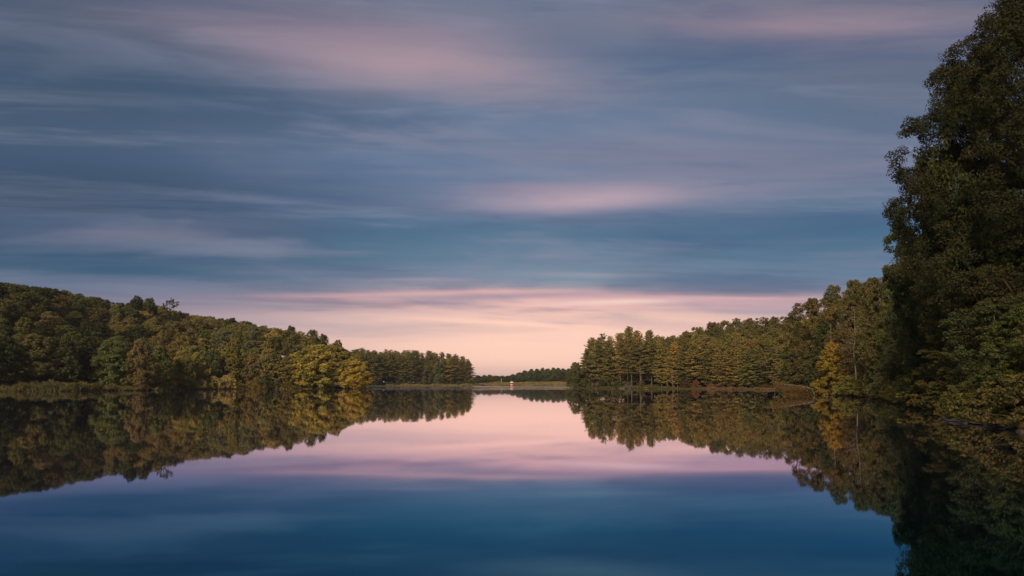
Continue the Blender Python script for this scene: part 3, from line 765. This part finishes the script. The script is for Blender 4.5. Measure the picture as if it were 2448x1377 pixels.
for i, (px, d, h, w, cc, lab) in enumerate([
    (1400, 296, 4.0, 2.8, C_GREEN, 'green bush at the left foot of the pine stand'), (1440, 290, 3.4, 2.6, C_DARK, 'dark bush below the leftmost tall pines'),
    (1478, 284, 3.0, 2.2, C_GREEN, 'green bush left of the pale bare branches by the open pines'), (1502, 279, 2.4, 1.8, C_PALE, 'pale twiggy bush at the water below the open pines'),
    (1532, 279, 3.0, 1.8, C_OLIVE, 'yellowish bush right of the bare pine trunks'), (1640, 263, 3.4, 2.4, C_RUST, 'rusty red bush at the water below the pines'),
    (1662, 261, 3.0, 2.0, C_PINK, 'reddish bush just right of the rusty one below the pines'),
    (1699, 255, 1.5, 2.2, C_PINK, 'left pinkish brush mound at the water edge of the right stand'), (1720, 253, 1.0, 2.0, C_RUST, 'low rusty brush between the two pinkish mounds'),
    (1748, 251, 1.6, 2.4, C_PINK, 'right pinkish brush mound at the water edge of the right stand'), (1775, 248, 1.4, 2.2, C_RUST, 'rusty brown brush right of the two pinkish mounds'),
    (1802, 243, 1.3, 2.2, C_BROWN, 'brown brush below the bare trunks at the end of the pine stand'), (1826, 239, 1.2, 2.0, C_BROWN, 'last low brown brush before the fallen tree')]):
    x, y = (px - CX)/F*d, d
    plant('waterside_bush', 'shrub' if h < 2.9 else 'willow', x, y, h, w, cc, lab, 'shrub', 'bushes along the right pine stand')

reseed(107)
# ---- tall right bank, nearer and nearer
for name, px, d, top, W, key, cc, lab in [
    ('oak_tree', 1952, 140, 704, 5.2, 'near', C_BROWN, 'tall open oak whose crown steps out over the mustard hill'),
    ('oak_tree', 1996, 146, 682, 5.6, 'near', C_BROWN, 'second tall brownish oak on the right bank behind the dead trees'),
    ('oak_tree', 2050, 140, 668, 5.4, 'near', C_OLIVE, 'third tall olive oak rising above the grey dead trunk'),
    ('oak_tree', 2100, 128, 652, 5.0, 'near', C_OLIVE, 'oak whose top makes the small step left of the great crowns'),
    ('broadleaf_tree', 1925, 150, 760, 4.4, 'edge', C_OLIVE, 'olive tree under the left edge of the tall open oak'),
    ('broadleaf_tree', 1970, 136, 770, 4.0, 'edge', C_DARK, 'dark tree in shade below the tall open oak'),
    ('broadleaf_tree', 1908, 152, 800, 4.2, 'pine', C_TEAL, 'bluish conifer between the mustard crowns and the right bank'),
    ('broadleaf_tree', 1885, 165, 838, 4.4, 'edge', C_OLIVE, 'olive tree leaning over the water behind the fallen tree'),
    ('broadleaf_tree', 1912, 142, 862, 3.6, 'edge', C_BROWN, 'brownish small tree right behind the fallen tree'),
    ('broadleaf_tree', 1944, 138, 838, 3.6, 'edge', C_BROWN, 'dusky brown tree left of the golden tree'),
    ('maple_tree', 1990, 124, 818, 3.0, 'edge', C_YEL, 'golden yellow tree glowing on the right bank'),
    ('broadleaf_tree', 2022, 128, 780, 3.6, 'near', C_BROWN, 'brown twiggy tree right of the golden tree'),
    ('broadleaf_tree', 2060, 120, 800, 3.6, 'near', C_BROWN, 'dull brown tree under the grey dead trunk'),
    ('broadleaf_tree', 2116, 112, 716, 4.0, 'near', C_MUST, 'mustard topped tree in the middle of the right bank'),
    ('broadleaf_tree', 2105, 105, 800, 3.0, 'edge', C_MUST, 'mustard leaning tree below the mustard topped one'),
    ('broadleaf_tree', 2155, 98, 690, 4.0, 'near', C_OLIVE, 'olive tree right of the mustard topped one'),
    ('broadleaf_tree', 2165, 84, 800, 3.2, 'near', C_PALE, 'grey green tree at the water in the middle of the right bank'),
    ('broadleaf_tree', 2205, 88, 640, 4.0, 'near', C_OLIVE, 'olive crown left below the great oak where the sky edge bends'),
    ('broadleaf_tree', 2235, 80, 590, 4.2, 'near', C_GREEN, 'dark green tree under the left limb of the great oak'),
    ('broadleaf_tree', 2262, 66, 700, 3.6, 'near', C_BROWN, 'brown olive tree in front under the great oak'),
    ('broadleaf_tree', 2225, 68, 800, 2.8, 'near', C_PALE, 'grey tinged smaller tree under the great oak near the water'),
    ('broadleaf_tree', 2285, 66, 500, 4.6, 'near', C_BROWN, 'tall brownish tree filling the gap below the great oak'),
    ('broadleaf_tree', 2310, 54, 760, 3.0, 'near', C_OLIVE, 'olive shaded tree behind the waterside bushes on the right'),
    ('broadleaf_tree', 2350, 56, 560, 4.4, 'near', C_BROWN, 'brown olive tree below the trunk of the great oak'),
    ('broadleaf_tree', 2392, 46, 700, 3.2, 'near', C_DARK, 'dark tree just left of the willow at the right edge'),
    ('oak_tree', 2500, 50, -70, 8.3, 'oak', (0.044, 0.048, 0.030), 'great oak towering over the right edge of the photo'),  # leaf colour darkened: the oak's shade is put into it
    ('willow_tree', 2464, 36, 700, 2.1, 'near', tuple(v_*0.7 for v_ in C_GREEN), 'feathery green willow at the right edge of the photo'),  # green darkened to put the bank's shade into the leaves
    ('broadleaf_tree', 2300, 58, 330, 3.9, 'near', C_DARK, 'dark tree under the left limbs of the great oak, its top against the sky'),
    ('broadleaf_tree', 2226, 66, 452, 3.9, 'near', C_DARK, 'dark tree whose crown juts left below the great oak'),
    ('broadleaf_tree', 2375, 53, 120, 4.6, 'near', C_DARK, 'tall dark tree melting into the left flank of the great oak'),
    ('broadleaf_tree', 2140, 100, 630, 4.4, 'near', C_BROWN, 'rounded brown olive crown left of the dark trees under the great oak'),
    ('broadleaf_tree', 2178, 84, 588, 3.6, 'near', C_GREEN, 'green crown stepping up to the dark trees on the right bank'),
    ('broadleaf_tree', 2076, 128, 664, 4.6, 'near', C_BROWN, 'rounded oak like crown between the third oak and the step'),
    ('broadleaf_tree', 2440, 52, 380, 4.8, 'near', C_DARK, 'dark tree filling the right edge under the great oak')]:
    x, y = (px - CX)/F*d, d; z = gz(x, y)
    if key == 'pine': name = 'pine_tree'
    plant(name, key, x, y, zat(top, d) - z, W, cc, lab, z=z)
for i, (x, y, H, W) in enumerate([(47, 40, 31, 7.5), (44, 25, 27, 7), (40, 10, 22, 7), (60, 54, 32, 8)]):  # unseen oaks continuing the wood, added to shade the near right bank
    plant('oak_tree', 'near', x, y, H, W, C_DARK, f'{ordw(i+1)} of the unseen dark oaks added to shade the right bank beyond the right edge', group='oaks added for shade past the right edge')
for px, d, top, lab in [(2043, 118, 738, 'grey dead tree with fine bare branches on the right bank'), (1986, 128, 772, 'thinner bare dead trunk left of the grey dead tree')]:
    x, y = (px - CX)/F*d, d; z = gz(x, y)
    plant('dead_tree', 'snag', x, y, zat(top, d) - z, 2.4, C_BROWN, lab, z=z)
reseed(108)
SH = [(1870, 2.8, 148, C_MUST, 'mustard bush behind the fallen treetop'), (1893, 3.4, 140, C_YEL, 'bright yellow bush behind the pale fallen trunk'), (1912, 3.0, 138, C_YEL, 'second bright yellow bush behind the pale fallen trunk'),
      (1932, 4.0, 138, C_MUST, 'taller mustard bush behind the middle of the fallen tree'), (1968, 3.2, 136, C_GREEN, 'green bush behind the roots of the fallen tree'),
      (1995, 4.2, 122, C_PALE, 'pale upright bush by the golden tree'), (2012, 5.0, 118, C_BROWN, 'tall brown bush at the bend of the right bank'),
      (2032, 3.4, 114, C_MUST, 'mustard rounded bush at the water on the right bank'), (2050, 2.6, 113, C_OLIVE, 'olive rounded bush at the water on the right bank'),
      (2075, 3.6, 109, C_MUST, 'large mustard bush mid right bank'), (2098, 2.8, 104, C_MUST, 'lower mustard bush right of the large one'), (2120, 2.4, 98, C_BROWN, 'brown bush where the right bank comes forward'),
      (2140, 2.6, 90, C_PALE, 'grey twiggy bush mid right bank'), (2160, 2.4, 80, C_MUST, 'mustard bush at the dark mud edge'), (2185, 2.6, 76, C_OLIVE, 'olive bush above the dark mud edge'),
      (2205, 2.0, 68, C_BROWN, 'brown bush above the dark mud edge'), (2225, 2.6, 64, C_OLIVE, 'olive bush further right above the mud edge'), (2250, 4.2, 56, C_MUST, 'tall mustard bush on the near right bank'),
      (2275, 2.4, 50, C_OLIVE, 'olive bush before the tall mustard one'), (2290, 3.8, 52, C_OLIVE, 'tall olive bush behind the near mud spit'), (2300, 1.7, 42, C_MUST, 'low mustard bush on the near mud spit'),
      (2330, 2.2, 44, C_OLIVE, 'olive bush in the middle of the near right bank'), (2345, 1.4, 38.5, C_PALE, 'small pale bush near the water on the mud spit'), (2365, 2.6, 44, C_GREEN, 'green bush left of the willow'),
      (2378, 1.5, 37, C_OLIVE, 'low olive bush below the willow'), (2405, 2.4, 36, C_OLIVE, 'olive bush at the foot of the willow'), (2432, 1.7, 32.5, C_GREEN, 'low green bush near the bottom right of the bank'),
      (2470, 2.6, 31, C_OLIVE, 'olive bush cut by the right edge of the photo'), (2268, 1.3, 44, C_BROWN, 'small brown bush at the left tip of the near spit'), (2320, 3.4, 49, C_MUST, 'mustard bush behind the olive ones on the near bank'),
      (2418, 3.2, 40, C_GREEN, 'tall green bush behind the foot of the willow')]
for px, h, d, cc, lab in SH:
    x, y = (px - CX)/F*d, d
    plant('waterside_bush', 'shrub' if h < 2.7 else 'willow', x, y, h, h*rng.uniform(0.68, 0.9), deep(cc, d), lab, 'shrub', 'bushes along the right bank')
reseed(109)
k = 0
for px in np.arange(1998, 2446, 13.5):
    k += 1
    p_ = px + rng.uniform(-4, 4)
    d = float(np.interp(p_, [1992, 2063, 2120, 2167, 2215, 2246, 2262, 2300, 2380, 2448], [CAMH*F/(v_-HOR) for v_ in (944, 949.5, 957, 967, 975, 983, 1004, 1011, 1019, 1034)])) + rng.uniform(2.0, 5.0)
    cc = pick([(C_MUST, 2), (C_OLIVE, 3), (C_GREEN, 1), (C_PALE, 1), (C_BROWN, 1.2)]); h = rng.uniform(0.9, 2.2)*(0.75 if d < 60 else 1.25)
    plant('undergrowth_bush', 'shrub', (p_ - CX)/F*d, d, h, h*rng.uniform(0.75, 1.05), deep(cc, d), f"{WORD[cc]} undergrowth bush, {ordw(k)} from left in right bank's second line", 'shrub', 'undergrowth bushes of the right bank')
for i, (x, y) in enumerate([(23.5, 27), (22.5, 22), (21, 16), (25, 12)]):
    plant('waterside_bush', 'willow', x, y, 2.6, 2.0, C_OLIVE, f'{ordw(i+1)} of the olive bushes on the right bank beyond the right edge', 'shrub', 'bushes past the right edge')

reseed(110)
# ------------------------------------------------------------------ grass and reeds along the banks (nobody could count the blades)
def grass_strip(name, px0, px1, d_off, n_, h, w, color, shore_f, label, jit=0.3, clump=True):
    px = rng.uniform(px0, px1, n_)
    if clump:
        cl = rng.uniform(px0, px1, max(8, n_//60)); px = np.where(rng.uniform(size=n_) < 0.55, cl[rng.integers(len(cl), size=n_)] + rng.normal(size=n_)*2.2, px)
    d = shore_f(px) + rng.uniform(d_off[0], d_off[1], n_)
    x = (px - CX)/F*d; y = d
    z = terrain_z(x, y); ok = z > -0.12
    x, y, z, px = x[ok], y[ok], z[ok], px[ok]; m_ = len(x)
    patch = 0.65 + 0.45*np.sin(px*0.13 + 1.0)*np.sin(px*0.041) + 0.25*np.sin(px*0.37 + y*0.8)
    hh = h*rng.uniform(0.5, 1.2, m_)*np.clip(patch, 0.35, 1.3)
    a = rng.uniform(0, math.pi, m_); ln = rng.normal(size=(m_, 2))*jit*hh[:, None]
    b0 = np.stack([x, y, z - 0.05], 1); dx = np.stack([np.cos(a), np.sin(a), 0*a], 1)*w*rng.uniform(0.6, 1.4, (m_, 1))
    tip = b0 + np.stack([ln[:, 0], ln[:, 1], hh], 1); mid = b0 + np.stack([ln[:, 0]*0.35, ln[:, 1]*0.35, hh*0.55], 1)
    vv = np.stack([b0 - dx*0.4, mid + dx*0.6, tip, mid - dx*0.6], 1).reshape(-1, 3)
    me_ = make_mesh(name, vv, np.arange(4*m_).reshape(m_, 4), [M_GRASS], tint=np.clip(0.5 + 0.25*rng.normal(size=m_) + 0.3*(patch - 0.7), 0, 1))
    ob = mesh_obj(name, me_, kind='stuff', color=color); ob['label'] = label; ob['category'] = 'grass'
    return ob
fL = lambda p: np.interp(p, [-120, 0, 150, 300, 380, 450, 560, 700, 800, 874], [177, 179.5, 184, 199.5, 211, 231.6, 247.6, 256.5, 266, 276])
grass_strip('marsh_grass', -110, 400, (-0.5, 14), 34000, 1.15, 0.16, (0.105, 0.095, 0.050), fL, 'olive marsh grass covering the low bank under the left hill')
grass_strip('reeds', 40, 372, (-0.4, 1.8), 9000, 0.8, 0.12, (0.125, 0.095, 0.072), fL, 'dull reddish reeds along the waterline of the left bank')
grass_strip('marsh_grass', 380, 872, (-0.5, 6), 16000, 1.0, 0.16, (0.190, 0.145, 0.065), fL, 'golden grass fringe below the birches and low bushes')
fD = lambda p: np.interp(p, [1145, 1160, 1200, 1260, 1330, 1362, 1372], [650, 655, 660, 664, 656, 640, 600])
grass_strip('marsh_grass', 1132, 1366, (-1, 14), 26000, 0.8, 0.4, (0.20, 0.16, 0.085), fD, 'golden dry grass on the low dam across the far end of the lake')
fR = lambda p: np.interp(p, [1366, 1440, 1560, 1680, 1780, 1850], [299, 285, 272, 252.8, 239.4, 224])
grass_strip('reeds', 1690, 1850, (-0.3, 3), 7000, 0.6, 0.12, (0.115, 0.082, 0.055), fR, 'reddish brown brush along the waterline below the right pines')
grass_strip('marsh_grass', 1372, 1600, (-0.3, 5), 5000, 0.7, 0.13, (0.075, 0.070, 0.035), fR, 'sparse dull grass at the feet of the right pines')
def fB(p): return np.interp(p, [1992, 2063, 2120, 2167, 2215, 2246, 2262, 2300, 2380, 2448, 2600], [CAMH*F/(v_-HOR) for v_ in (944, 949.5, 957, 967, 975, 983, 1004, 1011, 1019, 1034, 1058)])
grass_strip('marsh_grass', 1990, 2262, (0.1, 7), 16000, 0.55, 0.05, (0.110, 0.088, 0.035), fB, 'olive undergrowth along the middle of the right bank', 0.5)
grass_strip('marsh_grass', 2256, 2590, (0.3, 9), 26000, 0.45, 0.035, (0.095, 0.085, 0.035), fB, 'olive undergrowth on the near mud spit at the right', 0.5)

# ------------------------------------------------------------------ far spit grass, in front of its pines
grass_strip('marsh_grass', 925, 1160, (-6, 10), 20000, 1.2, 0.35, (0.19, 0.15, 0.075), fS2, 'golden marsh grass strip before the pines of the far spit')

reseed(111)
# ------------------------------------------------------------------ fallen tree on the right bank
def to3(px, py, d): return np.array([(px - CX)/F*d, d, zat(py, d)])
base = to3(1984, 944.5, 127)
ft = thing('fallen_tree', 'pale fallen tree arching from the right bank over the water with rusty leaves', 'tree', tuple(base))
def rel(px, py, d): return to3(px, py, d) - base
spine = np.array([rel(1990, 945, 127.5), rel(1972, 939, 127), rel(1950, 932, 126.5), rel(1925, 926, 126), rel(1900, 921, 125.5), rel(1878, 918.5, 125), rel(1858, 917, 124.5)])
tv, tf = tubes([(spine, np.array([.12, .11, .10, .085, .07, .05, .03]))], 6)
mesh_obj('trunk', make_mesh('fallen_trunk', tv, tf, [M_PALEWOOD], smooth=True), ft)
second = np.array([rel(1983, 944, 126), rel(1962, 936, 125.6), rel(1940, 928.5, 125.2), rel(1922, 924.5, 125)])
for i, pth in enumerate([second, np.array([rel(1947, 931, 126), rel(1938, 930, 125.5), rel(1930, 925, 125.2), rel(1925, 921, 125)]),
                         np.array([rel(1935, 928, 126), rel(1941, 934, 125.5), rel(1944, 941, 125), rel(1945, 944.5, 125)])]):
    tv, tf = tubes([(pth, np.linspace(0.05, 0.02, len(pth)))], 5)
    mesh_obj('branch', make_mesh('fallen_branch', tv, tf, [M_PALEWOOD], smooth=True), ft)
paths = []
for i in range(120):
    k = rng.uniform(0.3, 5.8); k0 = int(k); st = spine[k0] + (spine[k0+1] - spine[k0])*(k - k0)
    L_ = rng.uniform(0.8, 2.2); a = rng.uniform(0, 6.28)
    en = st + np.array([math.cos(a)*0.6 - 0.3, math.sin(a)*0.9, -rng.uniform(0.2, 1.0) + 0.25])*L_
    en[2] = max(en[2], -base[2] - 0.1)
    paths.append((bent(st, en, 4, 0.12), np.linspace(0.03, 0.009, 4)))
tv, tf = tubes(paths, 3)
o_ = mesh_obj('twigs', make_mesh('fallen_twigs', tv, tf, [M_DEAD]), ft, kind='stuff')
C, NR = [], []
for i in range(190):
    k = rng.uniform(1.6, 6.0); k0 = min(int(k), 5); st = spine[k0] + (spine[k0+1] - spine[k0])*(k - k0)
    room = st[2] + base[2]
    p_ = st + np.array([rng.normal()*0.5 - 0.2*(k > 5), 0.45 + rng.normal()*0.55, -rng.uniform(0.06 if k < 4.6 else -0.2, 1.0)*room*(0.95 if k < 5 else 0.55)])
    cc_ = p_ + rng.normal(size=(34, 3))*np.array([0.32, 0.32, 0.22]); C.append(cc_); NR.append(unit(rng.normal(size=(34, 3)) + [0, 0, 0.3]))
C = np.concatenate(C); NR = np.concatenate(NR); C[:, 2] = np.maximum(C[:, 2], -base[2] + 0.03)
vv, ff = leaf_cards(C, NR, 0.16, 0.6)
o_ = mesh_obj('foliage', make_mesh('fallen_foliage', vv, ff, [M_LEAF], tint=np.clip(0.5 + 0.25*rng.normal(size=len(ff)), 0, 1)), ft, kind='stuff', color=(0.15, 0.092, 0.042))

reseed(112)
# driftwood at the foot of the pines
for i, (px, d, L_, lab) in enumerate([(1487, 278.5, 2.4, 'pale log lying at the waterline below the open pines'), (1546, 274.5, 2.0, 'shorter pale log at the waterline right of the bare pine trunks'),
                                      (2266, 41.5, 1.1, 'short grey log end sticking out of the near mud spit')]):
    x, y = (px - CX)/F*d, d
    a = rng.uniform(-0.25, 0.25); p = bent((-L_/2*math.cos(a), -L_/2*math.sin(a), 0), (L_/2*math.cos(a), L_/2*math.sin(a), 0.12), 6, 0.03)
    pp = [(p, np.array([.10, .13, .13, .12, .10, .05])), (bent(p[3], p[3] + [0.3, -0.1, 0.45], 3, 0.05), np.array([.05, .035, .02]))]
    tv, tf = tubes(pp, 7)
    o_ = mesh_obj('log', make_mesh('log', tv, tf, [M_DEAD], smooth=True)); o_.location = (x, y, max(gz(x, y), 0) + 0.08)
    o_['label'] = lab; o_['category'] = 'log'
# twiggy bare branches below the open pines
paths = []
for i in range(46):
    a = rng.uniform(0, 6.28); L_ = rng.uniform(1.2, 3.0); e_ = rng.uniform(0.15, 1.0)
    p = bent((0, 0, 0), (math.cos(a)*L_, math.sin(a)*L_*0.6, L_*e_), 5, 0.1); paths.append((p, np.linspace(0.045, 0.012, 5)))
    for _ in range(3):
        s2 = p[rng.integers(1, 4)]; paths.append((bent(s2, s2 + unit(rng.normal(size=3) + [0, 0, 0.3])*L_*0.4, 3, 0.1), np.linspace(0.02, 0.008, 3)))
tv, tf = tubes(paths, 3)
x, y = (1506 - CX)/F*277.5, 277.5
o_ = mesh_obj('dead_bush', make_mesh('dead_bush', tv, tf, [M_DEAD])); o_.location = (x, y, gz(x, y)); o_['label'] = 'pale bare twigs of a dead bush at the water below the open pines'; o_['category'] = 'dead bush'
# bare pale trunks showing between the pines
for i, (px, d, top, base_r, lean_, lab) in enumerate([
    (1531, 278.5, 868, 0.13, -0.03, 'tall pale bare trunk standing in front of the open pines'), (1500, 279, 862, 0.12, -0.02, 'bare brownish trunk left of the tall pale one in the open pines'),
    (1608, 270, 878, 0.12, -0.05, 'slender leaning grey trunk right of the open pines'), (1619, 270.5, 868, 0.12, 0.0, 'upright grey trunk just right of the leaning one'),
    (1774, 246, 866, 0.14, -0.04, 'pale leaning trunk above the pinkish brush mounds'), (1781, 247, 880, 0.17, 0.0, 'dark brown trunk right of the pale leaning one'),
    (1794, 245, 884, 0.12, 0.01, 'reddish upright trunk at the right end of the pine stand')]):
    x, y = (px - CX)/F*d, d; z = gz(x, y); H = zat(top, d) - z
    p = bent((0, 0, -0.5), (lean_*H, 0, H), 9, 0.012); pp = [(p, np.linspace(base_r, base_r*0.3, 9))]
    for _ in range(12):
        k = rng.uniform(2, 7.8); k0 = int(k); st = p[k0] + (p[k0+1] - p[k0])*(k - k0); a = rng.uniform(0, 6.28); L_ = rng.uniform(0.5, 1.6)
        pp.append((bent(st, st + [math.cos(a)*L_, math.sin(a)*L_, 0.15*L_], 4, 0.08), np.linspace(0.035, 0.012, 4)))
    tv, tf = tubes(pp, 6)
    o_ = mesh_obj('bare_trunk', make_mesh('bare_trunk', tv, tf, [M_DEAD if i not in (5, 1) else M_PBARK], smooth=True)); o_.location = (x, y, z)
    o_['label'] = lab; o_['category'] = 'dead tree'; o_['group'] = 'bare trunks before the right pines'

# ------------------------------------------------------------------ small round gatehouse at the dam, white cap roof
M_WHITE = plain_mat('white_roof_paint', (0.66, 0.62, 0.60), (0.54, 0.50, 0.48), 1.5, 0.5)
M_BRICK = plain_mat('brick_red_wall', (0.36, 0.13, 0.08), (0.28, 0.10, 0.06), 2.0, 0.8)
M_SALMON = plain_mat('salmon_panel_paint', (0.74, 0.34, 0.22), (0.66, 0.29, 0.18), 1.5, 0.6)
M_MAROON = plain_mat('maroon_trim', (0.13, 0.025, 0.03), (0.09, 0.02, 0.022), 2.0, 0.7)
M_GLASSD = plain_mat('dark_window', (0.05, 0.035, 0.035), (0.03, 0.02, 0.02), 1.0, 0.2)
def ngon_wall(name, R0, R1, z0, z1, mat, parent, n_=8, inner=0.12, a_from=0, a_to=None, shrink=0.0, r1b=None):
    """one closed wall block per side of an octagon; returns the objects"""
    out = []
    for i in range(n_):
        a0 = (i + shrink)/n_*2*math.pi + math.pi/n_; a1 = (i + 1 - shrink)/n_*2*math.pi + math.pi/n_
        P_ = []
        for (r, zz) in ((R0, z0), (R1, z1), (R1 - inner, z1), (R0 - inner, z0)):
            for a in (a0, a1): P_.append((math.cos(a)*r, math.sin(a)*r, zz))
        f_ = [(0,1,3,2), (2,3,5,4), (4,5,7,6), (6,7,1,0), (0,2,4,6), (1,7,5,3)]
        out.append(mesh_obj(name, make_mesh(name, P_, f_, [mat]), parent))
    return out
gx_, gy_ = (1223.5 - CX)/F*652, 652
gh = thing('gatehouse', 'tiny round red gatehouse with a white domed roof at the dam waterline', 'gatehouse', (gx_, gy_, 0))
ngon_wall('foundation_block', 1.78, 1.66, -1.0, 0.42, M_BRICK, gh, inner=0.5)
ngon_wall('wall_panel', 1.58, 1.58, 0.42, 1.55, M_SALMON, gh, inner=0.14)
ngon_wall('window', 1.50, 1.50, 1.55, 2.15, M_GLASSD, gh, inner=0.05, shrink=0.06)
for i in range(8):
    a = i/8*2*math.pi + math.pi/8
    tv, tf = tubes([(np.array([(math.cos(a)*1.52, math.sin(a)*1.52, 1.55), (math.cos(a)*1.52, math.sin(a)*1.52, 2.15)]), np.array([.11, .11]))], 6)
    mesh_obj('post', make_mesh('post', tv, tf, [M_BRICK]), gh)
ngon_wall('eaves_board', 1.62, 1.70, 2.15, 2.62, M_MAROON, gh, inner=0.16)
n_s = 24; prof = [(1.95, 2.58), (1.98, 2.68), (1.75, 3.02), (1.25, 3.38), (0.65, 3.66), (0.28, 3.82), (0.20, 3.98), (0.02, 4.14)]
vv = [(math.cos(j/n_s*6.28319)*r, math.sin(j/n_s*6.28319)*r, z_) for r, z_ in prof for j in range(n_s)]
ff = [(i*n_s + j, i*n_s + (j+1) % n_s, (i+1)*n_s + (j+1) % n_s, (i+1)*n_s + j) for i in range(len(prof)-1) for j in range(n_s)]
mesh_obj('roof', make_mesh('roof', vv, ff, [M_WHITE], smooth=True), gh)

# ------------------------------------------------------------------ pale lamp post on the dam
lx, ly = (1198.5 - CX)/F*668, 668
lz = gz(lx, ly)
lp = thing('lamp_post', 'slim pale post with a round white head on the dam left of the gatehouse', 'lamp post', (lx, ly, lz))
H = zat(907.0, 668) - lz
tv, tf = tubes([(np.array([(0, 0, -0.4), (0, 0, H)]), np.array([.16, .11]))], 8)
mesh_obj('pole', make_mesh('pole', tv, tf, [M_WHITE], smooth=True), lp)
vv = []; rings = [(0.05, -0.30), (0.30, -0.22), (0.42, 0.0), (0.34, 0.22), (0.12, 0.36), (0.01, 0.40)]
for r, z_ in rings: vv += [(math.cos(j/12*6.28319)*r, math.sin(j/12*6.28319)*r, H + 0.2 + z_) for j in range(12)]
ff = [(i*12 + j, i*12 + (j+1) % 12, (i+1)*12 + (j+1) % 12, (i+1)*12 + j) for i in range(len(rings)-1) for j in range(12)]
mesh_obj('lamp_head', make_mesh('lamp_head', vv, ff, [M_WHITE], smooth=True), lp)

# ------------------------------------------------------------------ stones at the muddy edge of the near right bank
M_STONE = plain_mat('wet_stone', (0.040, 0.037, 0.040), (0.022, 0.020, 0.023), 6.0, 0.6, bump=0.3)
def stone_mesh(i):
    import bmesh
    bm = bmesh.new(); bmesh.ops.create_icosphere(bm, subdivisions=2, radius=1.0)
    for v_ in bm.verts:
        n_ = v_.co.copy(); k = 1 + 0.22*math.sin(n_.x*3 + i*2.1)*math.cos(n_.y*2.6 + i) + 0.12*math.sin(n_.z*5 + i*1.7)
        v_.co = Vector((n_.x*k*1.2, n_.y*k, n_.z*k*0.55))
    me_ = bpy.data.meshes.new('stone'); bm.to_mesh(me_); bm.free(); me_.materials.append(M_STONE); return me_
SM = [stone_mesh(i) for i in range(4)]

for i, (px, d, r) in enumerate([(2262, 40.6, .22), (2276, 39.6, .30), (2291, 38.6, .20), (2304, 38.0, .34), (2318, 37.4, .22), (2336, 36.6, .28), (2352, 36.2, .18), (2371, 35.4, .32), (2392, 34.4, .24), (2414, 32.8, .30), (2436, 31.2, .22)]):
    x, y = (px - CX)/F*d, d
    o_ = mesh_obj('stone', SM[i % 4]); o_.location = (x, y, max(gz(x, y), -0.02) + r*0.1); o_.scale = (r, r, r*rng.uniform(0.7, 1.1)); o_.rotation_euler = (0, 0, rng.uniform(0, 6))
    o_['label'] = f"wet dark stone, {ordw(i+1)} from the left along the near mud spit"; o_['category'] = 'stone'; o_['group'] = 'stones along the near mud spit'

# ------------------------------------------------------------------ evening haze over the lake
M_HAZE, n = new_mat('haze')
pv = n.node('ShaderNodeVolumePrincipled'); pv.inputs['Color'].default_value = (0.86, 0.88, 0.95, 1); pv.inputs['Density'].default_value = 0.00009
pv.inputs['Anisotropy'].default_value = 0.2
o = n.node('ShaderNodeOutputMaterial'); n.l.new(pv.outputs[0], o.inputs['Volume'])
x0, x1, y0, y1, z0, z1 = ax_[0] - 5, ax_[-1] + 5, ay_[0] - 5, ay_[-1] + 5, -4.0, 75.0
me = make_mesh('haze', [(x0,y0,z0),(x1,y0,z0),(x1,y1,z0),(x0,y1,z0),(x0,y0,z1),(x1,y0,z1),(x1,y1,z1),(x0,y1,z1)],
               [(3,2,1,0),(4,5,6,7),(0,1,5,4),(1,2,6,5),(2,3,7,6),(3,0,4,7)], [M_HAZE])
hz = mesh_obj('haze', me, kind='stuff'); hz['label'] = 'thin evening haze over the lake'; hz['category'] = 'haze'
SC.cycles.volume_bounces = 0
